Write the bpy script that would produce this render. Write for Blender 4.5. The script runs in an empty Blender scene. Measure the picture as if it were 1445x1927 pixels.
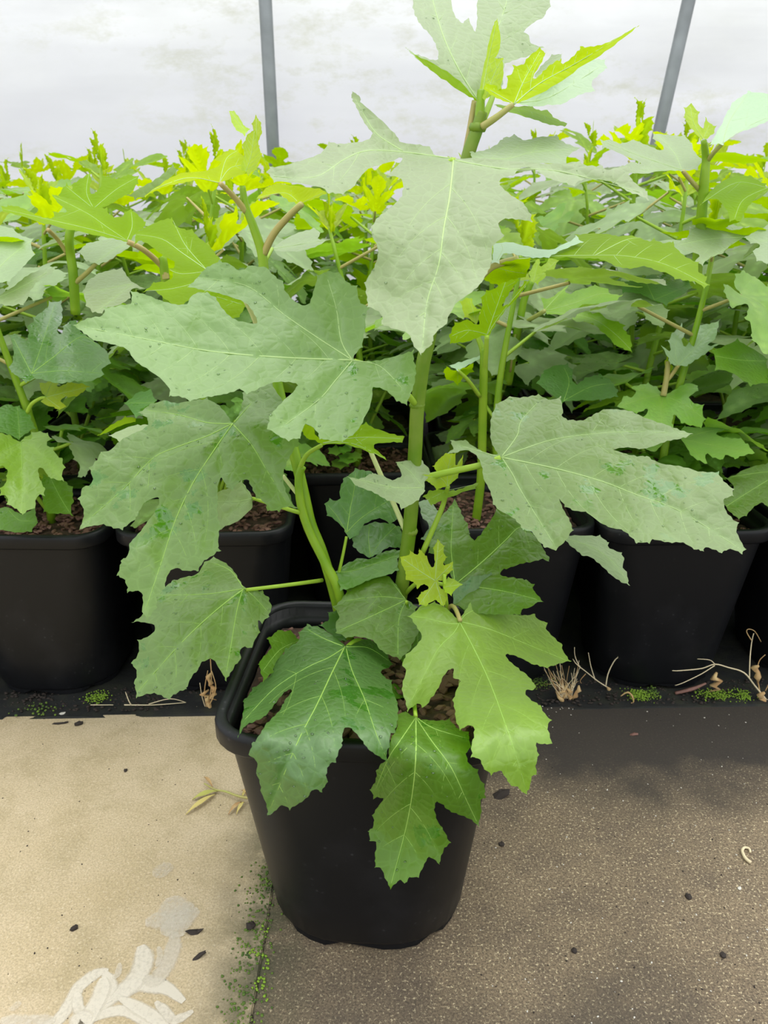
import bpy, bmesh, math, random
import numpy as np
from mathutils import Vector, Matrix, Euler, noise
from mathutils.geometry import delaunay_2d_cdt

random.seed(7)
R = random.Random(11)
# ------------------------------------------------------------------ camera
W, HH = 1445.0, 1927.0
F = 1506.0
PITCH = math.radians(21.0)
CH = 0.765
CP, SP = math.cos(PITCH), math.sin(PITCH)
scene = bpy.context.scene
cd = bpy.data.cameras.new('camera')
cam = bpy.data.objects.new('camera', cd)
scene.collection.objects.link(cam)
cam.location = (0, 0, CH)
cam.rotation_euler = (math.pi / 2 - PITCH, 0, 0)
cd.sensor_fit = 'VERTICAL'
cd.sensor_height = 36.0
cd.lens = F / HH * 36.0
cd.clip_start = 0.02
cd.dof.use_dof = True
cd.dof.focus_distance = 0.86
cd.dof.aperture_fstop = 14.0
scene.camera = cam
# ------------------------------------------------------------------ light
scene.view_settings.view_transform = 'Standard'
scene.view_settings.look = 'None'
scene.view_settings.gamma = 1.0
scene.view_settings.use_curve_mapping = False
scene.view_settings.exposure = 0.62
world = bpy.data.worlds.new('overcast_sky')
scene.world = world
world.use_nodes = True
nt = world.node_tree
nt.nodes.clear()
tc = nt.nodes.new('ShaderNodeTexCoord')
sp = nt.nodes.new('ShaderNodeSeparateXYZ')
mr = nt.nodes.new('ShaderNodeMapRange')
mr.inputs['From Min'].default_value = -0.05
mr.inputs['From Max'].default_value = 1.0
mr.inputs['To Min'].default_value = 0.75
mr.inputs['To Max'].default_value = 1.35
bg = nt.nodes.new('ShaderNodeBackground')
bg.inputs['Color'].default_value = (0.96, 0.985, 1.0, 1)
out = nt.nodes.new('ShaderNodeOutputWorld')
nt.links.new(tc.outputs['Generated'], sp.inputs[0])
nt.links.new(sp.outputs['Z'], mr.inputs['Value'])
nt.links.new(mr.outputs[0], bg.inputs['Strength'])
nt.links.new(bg.outputs[0], out.inputs[0])
sd = bpy.data.lights.new('soft_daylight', 'SUN')
sd.energy = 1.2
sd.angle = math.radians(70)
sd.color = (1.0, 0.98, 0.94)
so = bpy.data.objects.new('soft_daylight', sd)
so.rotation_euler = (math.radians(-22), math.radians(14), 0)
scene.collection.objects.link(so)

# ------------------------------------------------------------------ projection helpers
def yang(py): return PITCH + math.atan((py - HH / 2) / F)
def depth_of(py, d):
    v = (py - HH / 2) / F
    return d / (CP - v * SP)
def unz(px, py, z):
    u = (px - W / 2) / F; v = (py - HH / 2) / F
    return Vector((u * z, z * (CP - v * SP), CH - z * (SP + v * CP)))
def P(px, py, d): return unz(px, py, depth_of(py, d))
def ground(px, py, h=0.0):
    a = yang(py)
    return P(px, py, (CH - h) / math.tan(a))

# zooms the outlines were measured in: origin x, origin y, scale
Z = {1: (730, 930, 3.38), 2: (430, 1150, 2.89), 3: (0, 200, 3.44), 4: (0, 560, 4.281), 5: (980, 170, 3.1075),
     6: (960, 530, 2.979), 7: (840, 490, 3.8026), 8: (130, 480, 2.157), 9: (480, 180, 2.676), 10: (640, 0, 2.408),
     11: (840, 700, 2.491), 12: (600, 820, 2.89), 13: (0, 650, 1.9986), 14: (723, 150, 2.0014), 15: (0, 150, 1.9986),
     16: (723, 650, 2.0014), 17: (0, 1300, 2.89), 0: (0, 0, 1.0)}
def zp(z, x, y):
    o = Z[z]
    return (o[0] + x / o[2], o[1] + y / o[2])

# ------------------------------------------------------------------ materials
def newmat(name):
    m = bpy.data.materials.new(name); m.use_nodes = True
    m.node_tree.nodes.clear()
    return m, m.node_tree
def N(nt, t, **kw):
    n = nt.nodes.new(t)
    for k, v in kw.items():
        if k in n.inputs: n.inputs[k].default_value = v
        else: setattr(n, k, v)
    return n
def ramp(nt, a, b, c0=(0, 0, 0, 1), c1=(1, 1, 1, 1)):
    r = nt.nodes.new('ShaderNodeValToRGB')
    r.color_ramp.elements[0].position = a; r.color_ramp.elements[0].color = c0
    r.color_ramp.elements[1].position = b; r.color_ramp.elements[1].color = c1
    return r
def mixc(nt, fac, a, b, mode='MIX'):
    m = nt.nodes.new('ShaderNodeMix'); m.data_type = 'RGBA'; m.blend_type = mode
    for s, v in ((m.inputs[0], fac), (m.inputs[6], a), (m.inputs[7], b)):
        if hasattr(v, 'is_linked') or hasattr(v, 'links'): nt.links.new(v, s)
        elif isinstance(v, (int, float)): s.default_value = v
        else: s.default_value = tuple(v) + ((1,) if len(v) == 3 else ())
    return m.outputs[2]
def mth(nt, op, a, b=0.0, clamp=False):
    m = nt.nodes.new('ShaderNodeMath'); m.operation = op; m.use_clamp = clamp
    for s, v in ((m.inputs[0], a), (m.inputs[1], b)):
        if hasattr(v, 'links'): nt.links.new(v, s)
        else: s.default_value = v
    return m.outputs[0]

def simple(name, col, rough=0.6, spec=0.4, metal=0.0, bump=0.0, bscale=60, vary=None, vscale=20):
    m, nt = newmat(name)
    p = N(nt, 'ShaderNodeBsdfPrincipled', Roughness=rough, Metallic=metal)
    p.inputs['Specular IOR Level'].default_value = spec
    o = N(nt, 'ShaderNodeOutputMaterial')
    nt.links.new(p.outputs[0], o.inputs[0])
    tcn = N(nt, 'ShaderNodeTexCoord')
    if vary:
        ns = N(nt, 'ShaderNodeTexNoise', Scale=vscale, Detail=4.0)
        nt.links.new(tcn.outputs['Object'], ns.inputs['Vector'])
        r = ramp(nt, 0.35, 0.65)
        nt.links.new(ns.outputs['Fac'], r.inputs[0])
        nt.links.new(mixc(nt, r.outputs[0], col, vary), p.inputs['Base Color'])
    else: p.inputs['Base Color'].default_value = (*col, 1)
    if bump:
        nb = N(nt, 'ShaderNodeTexNoise', Scale=bscale, Detail=5.0)
        nt.links.new(tcn.outputs['Object'], nb.inputs['Vector'])
        b = N(nt, 'ShaderNodeBump', Strength=bump, Distance=0.002)
        nt.links.new(nb.outputs['Fac'], b.inputs['Height']); nt.links.new(b.outputs[0], p.inputs['Normal'])
    return m

def leafmat(name, top, under, trans, vein, tfac=0.3, rough=0.42, spec=0.45, wet=0.0, wetcol=(0.05, 0.2, 0.02), sheen=0.0, vary=0.12, bsc=95.0):
    m, nt = newmat(name)
    tcn = N(nt, 'ShaderNodeTexCoord'); geo = N(nt, 'ShaderNodeNewGeometry'); oi = N(nt, 'ShaderNodeObjectInfo')
    att = N(nt, 'ShaderNodeAttribute', attribute_name='vein')
    n1 = N(nt, 'ShaderNodeTexNoise', Scale=14.0, Detail=4.0)
    nt.links.new(tcn.outputs['Object'], n1.inputs['Vector'])
    r1 = ramp(nt, 0.3, 0.7)
    nt.links.new(n1.outputs['Fac'], r1.inputs[0])
    dk = tuple(c * (1 - vary * 2.2) for c in top)
    c = mixc(nt, r1.outputs[0], dk, top)
    hs = N(nt, 'ShaderNodeHueSaturation')
    mr1 = N(nt, 'ShaderNodeMapRange'); mr1.inputs['To Min'].default_value = 0.485; mr1.inputs['To Max'].default_value = 0.515
    mr2 = N(nt, 'ShaderNodeMapRange'); mr2.inputs['To Min'].default_value = 0.85; mr2.inputs['To Max'].default_value = 1.12
    nt.links.new(oi.outputs['Random'], mr1.inputs[0]); nt.links.new(oi.outputs['Random'], mr2.inputs[0])
    nt.links.new(c, hs.inputs['Color']); nt.links.new(mr1.outputs[0], hs.inputs['Hue']); nt.links.new(mr2.outputs[0], hs.inputs['Value'])
    c = hs.outputs[0]
    roughv = None
    if wet > 0:
        n2 = N(nt, 'ShaderNodeTexNoise', Scale=26.0, Detail=5.0, Roughness=0.62)
        nt.links.new(tcn.outputs['Object'], n2.inputs['Vector'])
        a = 0.695 - 0.13 * wet
        r2 = ramp(nt, a, a + 0.025)
        nt.links.new(n2.outputs['Fac'], r2.inputs[0])
        n3 = N(nt, 'ShaderNodeTexNoise', Scale=7.0, Detail=1.0)
        nt.links.new(tcn.outputs['Object'], n3.inputs['Vector'])
        r3 = ramp(nt, 0.45, 0.54)
        nt.links.new(n3.outputs['Fac'], r3.inputs[0])
        wm = mth(nt, 'MULTIPLY', r2.outputs[0], r3.outputs[0])
        c = mixc(nt, mth(nt, 'MULTIPLY', wm, 0.8), c, wetcol)
        roughv = mth(nt, 'SUBTRACT', rough, mth(nt, 'MULTIPLY', wm, rough - 0.12))
    rt = N(nt, 'ShaderNodeTexVoronoi', Scale=bsc); rt.feature = 'DISTANCE_TO_EDGE'
    nt.links.new(tcn.outputs['Object'], rt.inputs['Vector'])
    rr_ = ramp(nt, 0.0, 0.09, (1, 1, 1, 1), (0, 0, 0, 1)); nt.links.new(rt.outputs['Distance'], rr_.inputs[0])
    c = mixc(nt, mth(nt, 'MULTIPLY', rr_.outputs[0], 0.16), c, vein)
    c = mixc(nt, att.outputs['Fac'], c, vein)
    uv = mixc(nt, att.outputs['Fac'], under, tuple(min(1, x * 1.7 + .02) for x in under))
    c = mixc(nt, geo.outputs['Backfacing'], c, uv)
    p = N(nt, 'ShaderNodeBsdfPrincipled', Roughness=rough)
    p.inputs['Specular IOR Level'].default_value = spec
    nt.links.new(mth(nt, 'MULTIPLY', mth(nt, 'SUBTRACT', 1.0, mth(nt, 'MULTIPLY', geo.outputs['Backfacing'], 0.8)), spec), p.inputs['Specular IOR Level'])
    if sheen:
        p.inputs['Sheen Weight'].default_value = sheen
        p.inputs['Sheen Roughness'].default_value = 0.4
        p.inputs['Sheen Tint'].default_value = (0.97, 1.0, 0.95, 1)
    nt.links.new(c, p.inputs['Base Color'])
    if roughv is not None: nt.links.new(roughv, p.inputs['Roughness'])
    ns_ = N(nt, 'ShaderNodeTexNoise', Scale=160.0, Detail=3.0, Roughness=0.7)
    nt.links.new(tcn.outputs['Object'], ns_.inputs['Vector'])
    nb = N(nt, 'ShaderNodeTexVoronoi', Scale=bsc)
    nb.feature = 'DISTANCE_TO_EDGE'
    nt.links.new(tcn.outputs['Object'], nb.inputs['Vector'])
    hh = mth(nt, 'ADD', mth(nt, 'MULTIPLY', mth(nt, 'MINIMUM', nb.outputs['Distance'], 0.25), 3.0), mth(nt, 'MULTIPLY', ns_.outputs['Fac'], 0.9))
    b = N(nt, 'ShaderNodeBump', Strength=0.5, Distance=0.0007)
    nt.links.new(hh, b.inputs['Height']); nt.links.new(b.outputs[0], p.inputs['Normal'])
    t = N(nt, 'ShaderNodeBsdfTranslucent')
    t.inputs['Color'].default_value = (*trans, 1)
    mx = N(nt, 'ShaderNodeMixShader'); mx.inputs[0].default_value = tfac
    nt.links.new(p.outputs[0], mx.inputs[1]); nt.links.new(t.outputs[0], mx.inputs[2])
    o = N(nt, 'ShaderNodeOutputMaterial')
    nt.links.new(mx.outputs[0], o.inputs[0])
    return m

M = {}
# top, underside, translucent, vein
M['pale'] = leafmat('pale_leaf', (0.26, 0.355, 0.155), (0.20, 0.36, 0.01), (0.36, 0.60, 0.02), (0.40, 0.58, 0.24), 0.25, spec=0.9, rough=0.45, sheen=0.35, vary=0.05)
M['palewet'] = leafmat('grey_green_leaf', (0.172, 0.290, 0.066), (0.18, 0.34, 0.01), (0.30, 0.60, 0.02), (0.28, 0.47, 0.14), 0.24, wet=0.9, wetcol=(0.035, 0.19, 0.005), spec=0.95, rough=0.42, sheen=0.25, vary=0.08)
M['mid'] = leafmat('soft_green_leaf', (0.125, 0.252, 0.028), (0.18, 0.34, 0.01), (0.26, 0.60, 0.01), (0.26, 0.46, 0.10), 0.25, wet=0.9, wetcol=(0.03, 0.17, 0.004), spec=0.9, rough=0.40, sheen=0.12, vary=0.10)
M['green'] = leafmat('green_leaf', (0.098, 0.225, 0.012), (0.14, 0.30, 0.006), (0.20, 0.58, 0.01), (0.18, 0.38, 0.06), 0.25, wet=0.6, wetcol=(0.025, 0.14, 0.003), spec=0.5, rough=0.36)
M['bluegreen'] = leafmat('blue_green_leaf', (0.085, 0.215, 0.042), (0.14, 0.30, 0.01), (0.18, 0.52, 0.01), (0.16, 0.36, 0.08), 0.22, wet=0.9, wetcol=(0.02, 0.13, 0.003), spec=1.0, rough=0.36)
M['bright'] = leafmat('bright_green_leaf', (0.245, 0.49, 0.035), (0.20, 0.40, 0.01), (0.42, 0.80, 0.01), (0.38, 0.62, 0.07), 0.34, rough=0.36, spec=1.0, sheen=0.35)
M['lime'] = leafmat('lime_leaf', (0.24, 0.44, 0.03), (0.20, 0.35, 0.003), (0.48, 0.74, 0.0), (0.45, 0.65, 0.08), 0.42, spec=0.5)
M['yellow'] = leafmat('young_yellow_green_leaf', (0.40, 0.56, 0.03), (0.42, 0.56, 0.003), (0.76, 0.92, 0.0), (0.62, 0.78, 0.12), 0.5, spec=0.4)
M['mint'] = leafmat('mint_leaf', (0.42, 0.60, 0.38), (0.36, 0.54, 0.14), (0.5, 0.76, 0.25), (0.5, 0.66, 0.42), 0.32, spec=0.9, sheen=0.3, vary=0.04)
M['vein'] = simple('leaf_vein', (0.32, 0.52, 0.10), 0.5)
M['veinpale'] = simple('pale_leaf_vein', (0.44, 0.60, 0.24), 0.5)
M['stem'] = simple('green_stem', (0.19, 0.36, 0.012), 0.42, vary=(0.26, 0.42, 0.02), vscale=25)
M['stemlow'] = simple('woody_green_stem', (0.12, 0.235, 0.004), 0.45, vary=(0.19, 0.28, 0.03), vscale=30, bump=0.2)
M['petiole'] = simple('green_petiole', (0.34, 0.52, 0.04), 0.45, vary=(0.30, 0.46, 0.04))
M['petiolered'] = simple('reddish_petiole', (0.42, 0.30, 0.12), 0.45, vary=(0.40, 0.42, 0.12))
M['petiolepale'] = simple('pale_petiole', (0.60, 0.66, 0.30), 0.45)
M['dry'] = simple('dried_weed', (0.55, 0.40, 0.19), 0.8, vary=(0.42, 0.24, 0.1), vscale=60)
M['drypale'] = simple('bleached_straw', (0.68, 0.58, 0.38), 0.8)
M['moss'] = simple('moss', (0.05, 0.10, 0.02), 0.9, vary=(0.14, 0.22, 0.03), vscale=40)
M['mossy'] = simple('bright_moss', (0.2, 0.33, 0.03), 0.9)
M['crumb'] = simple('dark_crumb', (0.03, 0.022, 0.018), 0.8)
M['stone'] = simple('white_grit', (0.6, 0.57, 0.5), 0.7)
M['bark'] = simple('bark_chip', (0.11, 0.048, 0.036), 0.6, vary=(0.27, 0.14, 0.11), vscale=40, bump=0.5, bscale=150)
M['mix'] = simple('potting_mix', (0.035, 0.022, 0.017), 0.9, vary=(0.10, 0.055, 0.04), vscale=90, bump=1.0, bscale=200)
M['steel'] = simple('galvanised_steel', (0.28, 0.30, 0.31), 0.45, metal=0.5, vary=(0.20, 0.215, 0.22), vscale=8)

def potmat():
    m, nt = newmat('black_plastic')
    p = N(nt, 'ShaderNodeBsdfPrincipled', Roughness=0.42)
    p.inputs['Specular IOR Level'].default_value = 0.28
    tcn = N(nt, 'ShaderNodeTexCoord')
    v = N(nt, 'ShaderNodeTexVoronoi', Scale=95.0)
    nt.links.new(tcn.outputs['Object'], v.inputs['Vector'])
    r = ramp(nt, 0.04, 0.2, (1, 1, 1, 1), (0, 0, 0, 1))
    nt.links.new(v.outputs['Distance'], r.inputs[0])
    n = N(nt, 'ShaderNodeTexNoise', Scale=13.0, Detail=5.0)
    nt.links.new(tcn.outputs['Object'], n.inputs['Vector'])
    r2 = ramp(nt, 0.5, 0.75)
    nt.links.new(n.outputs['Fac'], r2.inputs[0])
    f = mth(nt, 'MULTIPLY', r.outputs[0], r2.outputs[0])
    c = mixc(nt, r2.outputs[0], (0.0055, 0.006, 0.0075), (0.012, 0.0125, 0.015))
    c = mixc(nt, mth(nt, 'MULTIPLY', f, 0.5), c, (0.12, 0.12, 0.13))
    nt.links.new(c, p.inputs['Base Color'])
    o = N(nt, 'ShaderNodeOutputMaterial'); nt.links.new(p.outputs[0], o.inputs[0])
    return m
M['pot'] = potmat()

def slabmat(name, base, alt, dark, speck, stain=0.0, sc=1.0, edge=None):
    m, nt = newmat(name)
    p = N(nt, 'ShaderNodeBsdfPrincipled', Roughness=0.8)
    p.inputs['Specular IOR Level'].default_value = 0.3
    geo = N(nt, 'ShaderNodeNewGeometry'); pos = geo.outputs['Position']
    def noi(s, d=4.0, r=0.55):
        n = N(nt, 'ShaderNodeTexNoise', Scale=s, Detail=d, Roughness=r); nt.links.new(pos, n.inputs['Vector']); return n.outputs['Fac']
    def rr(src, a, b):
        r = ramp(nt, a, b); nt.links.new(src, r.inputs[0]); return r.outputs[0]
    c = mixc(nt, rr(noi(5.0, 5.0), 0.35, 0.68), base, alt)
    c = mixc(nt, mth(nt, 'MULTIPLY', rr(noi(13.0, 6.0, 0.72), 0.46, 0.70), 0.75), c, dark)
    c = mixc(nt, mth(nt, 'MULTIPLY', rr(noi(420.0, 3.0, 0.7), 0.42, 0.62), 0.5 * sc, True), c, tuple(x * 0.45 for x in dark))
    c = mixc(nt, mth(nt, 'MULTIPLY', rr(noi(300.0, 2.0, 0.7), 0.58, 0.68), 0.6 * sc), c, speck)
    v = N(nt, 'ShaderNodeTexVoronoi', Scale=150.0); nt.links.new(pos, v.inputs['Vector'])
    r = ramp(nt, 0.07, 0.13, (1, 1, 1, 1), (0, 0, 0, 1)); nt.links.new(v.outputs['Distance'], r.inputs[0])
    pk = mth(nt, 'MULTIPLY', r.outputs[0], rr(noi(30.0, 2.0), 0.55, 0.62))
    c = mixc(nt, mth(nt, 'MULTIPLY', pk, 0.7), c, tuple(x * 0.25 for x in dark))
    # weathered black growth that creeps in from the far edge, and green algae by the joint
    s = N(nt, 'ShaderNodeSeparateXYZ'); nt.links.new(pos, s.inputs[0])
    e = mth(nt, 'ADD', s.outputs['Y'], mth(nt, 'MULTIPLY', noi(7.0, 5.0), 0.32))
    if stain:
        k = mth(nt, 'MULTIPLY', rr(mth(nt, 'MULTIPLY', e, 0.5), 0.495, 0.565), stain)
        c = mixc(nt, k, c, (0.034, 0.029, 0.025))
        e3 = mth(nt, 'SUBTRACT', mth(nt, 'MULTIPLY', noi(6.0, 5.0), 0.5), s.outputs['Y'])
        k3 = mth(nt, 'MULTIPLY', rr(mth(nt, 'ADD', e3, 0.9), 0.50, 0.62), 0.55)
        c = mixc(nt, k3, c, (0.05, 0.042, 0.034))
    if edge is not None:
        dx = mth(nt, 'ABSOLUTE', mth(nt, 'SUBTRACT', s.outputs['X'], -0.132))
        k = mth(nt, 'SUBTRACT', 1.0, mth(nt, 'MULTIPLY', dx, edge), True)
        k = mth(nt, 'MULTIPLY', k, rr(noi(22.0, 6.0, 0.7), 0.30, 0.56))
        c = mixc(nt, k, c, (0.075, 0.075, 0.042))
    nt.links.new(c, p.inputs['Base Color'])
    b = N(nt, 'ShaderNodeBump', Strength=0.5, Distance=0.0015)
    nt.links.new(noi(260.0, 4.0, 0.7), b.inputs['Height']); nt.links.new(b.outputs[0], p.inputs['Normal'])
    o = N(nt, 'ShaderNodeOutputMaterial'); nt.links.new(p.outputs[0], o.inputs[0])
    return m
M['slabtan'] = slabmat('tan_concrete', (0.60, 0.485, 0.325), (0.50, 0.395, 0.235), (0.40, 0.32, 0.18), (0.72, 0.62, 0.45), 0.0, 0.8, edge=13.0)
M['slabbrown'] = slabmat('weathered_brown_concrete', (0.27, 0.205, 0.130), (0.20, 0.150, 0.095), (0.115, 0.088, 0.065), (0.62, 0.52, 0.33), 0.95, 1.5, edge=16.0)

def clothmat():
    m, nt = newmat('black_ground_cloth')
    p = N(nt, 'ShaderNodeBsdfPrincipled', Roughness=0.75)
    tcn = N(nt, 'ShaderNodeNewGeometry')
    n = N(nt, 'ShaderNodeTexNoise', Scale=22.0, Detail=6.0, Roughness=0.65); nt.links.new(tcn.outputs['Position'], n.inputs['Vector'])
    r = ramp(nt, 0.45, 0.7); nt.links.new(n.outputs['Fac'], r.inputs[0])
    c = mixc(nt, r.outputs[0], (0.011, 0.012, 0.012), (0.030, 0.032, 0.018))
    nt.links.new(c, p.inputs['Base Color'])
    w = N(nt, 'ShaderNodeTexWave', Scale=300.0); nt.links.new(tcn.outputs['Position'], w.inputs['Vector'])
    n4 = mth(nt, 'ADD', mth(nt, 'MULTIPLY', n.outputs['Fac'], 3.0), mth(nt, 'MULTIPLY', w.outputs['Fac'], 0.3))
    b = N(nt, 'ShaderNodeBump', Strength=0.6, Distance=0.003)
    nt.links.new(n4, b.inputs['Height']); nt.links.new(b.outputs[0], p.inputs['Normal'])
    o = N(nt, 'ShaderNodeOutputMaterial'); nt.links.new(p.outputs[0], o.inputs[0])
    return m
M['cloth'] = clothmat()

def filmmat():
    m, nt = newmat('milky_polythene')
    geo = N(nt, 'ShaderNodeNewGeometry'); pos = geo.outputs['Position']
    s = N(nt, 'ShaderNodeSeparateXYZ'); nt.links.new(pos, s.inputs[0])
    def noi(sc, d=5.0, r=0.6):
        mp = N(nt, 'ShaderNodeMapping'); mp.inputs['Scale'].default_value = (1.0, 1.0, 2.2)
        nt.links.new(pos, mp.inputs[0])
        n = N(nt, 'ShaderNodeTexNoise', Scale=sc, Detail=d, Roughness=r); nt.links.new(mp.outputs[0], n.inputs['Vector']); return n.outputs['Fac']
    def rr(src, a, b):
        r = ramp(nt, a, b); nt.links.new(src, r.inputs[0]); return r.outputs[0]
    c = mixc(nt, rr(noi(1.6), 0.4, 0.7), (0.87, 0.87, 0.88), (0.78, 0.78, 0.77))
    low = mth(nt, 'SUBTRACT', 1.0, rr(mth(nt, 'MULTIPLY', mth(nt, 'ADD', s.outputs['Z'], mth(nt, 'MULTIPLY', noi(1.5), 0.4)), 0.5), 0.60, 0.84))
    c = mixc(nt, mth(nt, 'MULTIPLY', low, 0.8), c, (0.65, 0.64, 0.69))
    st = mth(nt, 'MULTIPLY', rr(noi(6.0, 7.0, 0.72), 0.49, 0.68), rr(noi(1.3, 1.0), 0.44, 0.58))
    mp2 = N(nt, 'ShaderNodeMapping'); mp2.inputs['Scale'].default_value = (0.7, 1.0, 7.0); nt.links.new(pos, mp2.inputs[0])
    n9 = N(nt, 'ShaderNodeTexNoise', Scale=1.4, Detail=3.0); nt.links.new(mp2.outputs[0], n9.inputs['Vector'])
    c = mixc(nt, mth(nt, 'MULTIPLY', rr(n9.outputs['Fac'], 0.48, 0.62), 0.28), c, (0.66, 0.655, 0.68))  # wrinkle shading of the film painted in as horizontal greyish streaks
    c = mixc(nt, mth(nt, 'MULTIPLY', st, 0.5), c, (0.52, 0.52, 0.38))
    d = N(nt, 'ShaderNodeBsdfDiffuse'); t = N(nt, 'ShaderNodeBsdfTranslucent')
    nt.links.new(c, d.inputs[0]); nt.links.new(c, t.inputs[0])
    mx = N(nt, 'ShaderNodeMixShader'); mx.inputs[0].default_value = 0.62
    nt.links.new(d.outputs[0], mx.inputs[1]); nt.links.new(t.outputs[0], mx.inputs[2])
    o = N(nt, 'ShaderNodeOutputMaterial'); nt.links.new(mx.outputs[0], o.inputs[0])
    return m
M['film'] = filmmat()

def markmat():
    m, nt = newmat('worn_white_mark')
    geo = N(nt, 'ShaderNodeNewGeometry'); att = N(nt, 'ShaderNodeAttribute', attribute_name='vein')
    n = N(nt, 'ShaderNodeTexNoise', Scale=260.0, Detail=4.0, Roughness=0.7); nt.links.new(geo.outputs['Position'], n.inputs['Vector'])
    k = mth(nt, 'ADD', att.outputs['Fac'], mth(nt, 'MULTIPLY', mth(nt, 'SUBTRACT', n.outputs['Fac'], 0.5), 0.9))
    r = ramp(nt, 0.15, 0.95); nt.links.new(k, r.inputs[0])
    p = N(nt, 'ShaderNodeBsdfPrincipled', Roughness=0.85); p.inputs['Base Color'].default_value = (0.68, 0.62, 0.51, 1)
    t = N(nt, 'ShaderNodeBsdfTransparent')
    mx = N(nt, 'ShaderNodeMixShader')
    nt.links.new(mth(nt, 'MULTIPLY', r.outputs[0], 0.85), mx.inputs[0])
    nt.links.new(t.outputs[0], mx.inputs[1]); nt.links.new(p.outputs[0], mx.inputs[2])
    o = N(nt, 'ShaderNodeOutputMaterial'); nt.links.new(mx.outputs[0], o.inputs[0])
    return m
M['mark'] = markmat()
def dropmat():
    m, nt = newmat('water_drop')
    p = N(nt, 'ShaderNodeBsdfGlossy', Roughness=0.05)
    t = N(nt, 'ShaderNodeBsdfTransparent'); t.inputs[0].default_value = (0.93, 1.0, 0.9, 1)
    fr = N(nt, 'ShaderNodeFresnel', IOR=1.6)
    mx = N(nt, 'ShaderNodeMixShader')
    nt.links.new(mth(nt, 'MULTIPLY', fr.outputs[0], 1.4, True), mx.inputs[0]); nt.links.new(t.outputs[0], mx.inputs[1]); nt.links.new(p.outputs[0], mx.inputs[2])
    o = N(nt, 'ShaderNodeOutputMaterial'); nt.links.new(mx.outputs[0], o.inputs[0])
    return m
M['drop'] = dropmat()

# ------------------------------------------------------------------ object helpers
C = scene.collection
def link(name, me, parent=None, loc=(0, 0, 0), mat=None):
    o = bpy.data.objects.new(name, me); C.objects.link(o); o.location = loc
    if parent: o.parent = parent
    if mat is not None and me is not None and len(me.materials) == 0: me.materials.append(mat)
    return o
def empty(name, loc, label, cat, group=None):
    o = bpy.data.objects.new(name, None); C.objects.link(o); o.location = loc
    o.empty_display_size = 0.05
    o['label'] = label; o['category'] = cat
    if group: o['group'] = group
    return o
def mesh(name, vs, fs, mat=None, smooth=True, att=None):
    me = bpy.data.meshes.new(name); me.from_pydata([tuple(v) for v in vs], [], fs); me.update()
    if smooth: me.polygons.foreach_set('use_smooth', [True] * len(me.polygons))
    if mat: me.materials.append(mat)
    if att is not None:
        a = me.attributes.new('vein', 'FLOAT', 'POINT'); a.data.foreach_set('value', [float(x) for x in att])
    return me
def catmull(pts, n=4, closed=False):
    res = []; L = len(pts)
    rng = range(L) if closed else range(L - 1)
    for i in rng:
        if closed: p0, p1, p2, p3 = pts[i - 1], pts[i], pts[(i + 1) % L], pts[(i + 2) % L]
        else: p0, p1, p2, p3 = pts[max(i - 1, 0)], pts[i], pts[i + 1], pts[min(i + 2, L - 1)]
        for k in range(n):
            t = k / n
            res.append(tuple(0.5 * ((2 * b) + (-a + c) * t + (2 * a - 5 * b + 4 * c - d) * t * t + (-a + 3 * b - 3 * c + d) * t ** 3)
                             for a, b, c, d in zip(p0, p1, p2, p3)))
    if not closed: res.append(tuple(pts[-1]))
    return res
class MB:
    def __init__(s): s.v = []; s.f = []
    def tube(s, pts, rad, sides=8, cap=True):
        pts = [Vector(p) for p in pts]; n = len(pts)
        if not hasattr(rad, '__len__'): rad = [rad] * n
        if len(rad) != n: rad = [rad[0] + (rad[-1] - rad[0]) * i / (n - 1) for i in range(n)] if len(rad) == 2 else list(np.interp(np.linspace(0, 1, n), np.linspace(0, 1, len(rad)), rad))
        base = len(s.v); nrm = None
        for i, p in enumerate(pts):
            t = (pts[min(i + 1, n - 1)] - pts[max(i - 1, 0)]).normalized()
            if nrm is None:
                nrm = t.orthogonal().normalized()
            else:
                nrm = (nrm - t * nrm.dot(t))
                nrm = nrm.normalized() if nrm.length > 1e-6 else t.orthogonal().normalized()
            b = t.cross(nrm)
            for k in range(sides):
                a = 2 * math.pi * k / sides
                s.v.append(p + (nrm * math.cos(a) + b * math.sin(a)) * rad[i])
        for i in range(n - 1):
            for k in range(sides):
                a = base + i * sides + k; b2 = base + i * sides + (k + 1) % sides
                s.f.append((a, b2, b2 + sides, a + sides))
        if cap:
            s.f.append(tuple(base + k for k in range(sides))[::-1])
            s.f.append(tuple(base + (n - 1) * sides + k for k in range(sides)))
    def lump(s, c, sx, sy, sz, seed=0, rot=0.0, tilt=0.0):
        rr = random.Random(seed)
        base = len(s.v); c = Vector(c)
        m = Euler((tilt, rr.uniform(-.4, .4), rot)).to_matrix()
        for (x, y, z) in LUMP_V:
            q = Vector((x * sx, y * sy, z * sz)) * rr.uniform(0.75, 1.2)
            s.v.append(c + m @ q)
        for f in LUMP_F: s.f.append(tuple(base + i for i in f))
    def build(s, name, mat, parent=None, loc=(0, 0, 0), smooth=True):
        l = Vector(loc)
        me = mesh(name, s.v, s.f, mat, smooth)
        return link(name, me, parent, l)
_bm = bmesh.new(); bmesh.ops.create_icosphere(_bm, subdivisions=1, radius=1.0)
LUMP_V = [tuple(v.co) for v in _bm.verts]; LUMP_F = [tuple(v.index for v in f.verts) for f in _bm.faces]; _bm.free()
_bm = bmesh.new(); bmesh.ops.create_cube(_bm, size=1.6); bmesh.ops.bevel(_bm, geom=_bm.edges[:], offset=0.3, segments=1, affect='EDGES')
_bm.verts.ensure_lookup_table()
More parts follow.
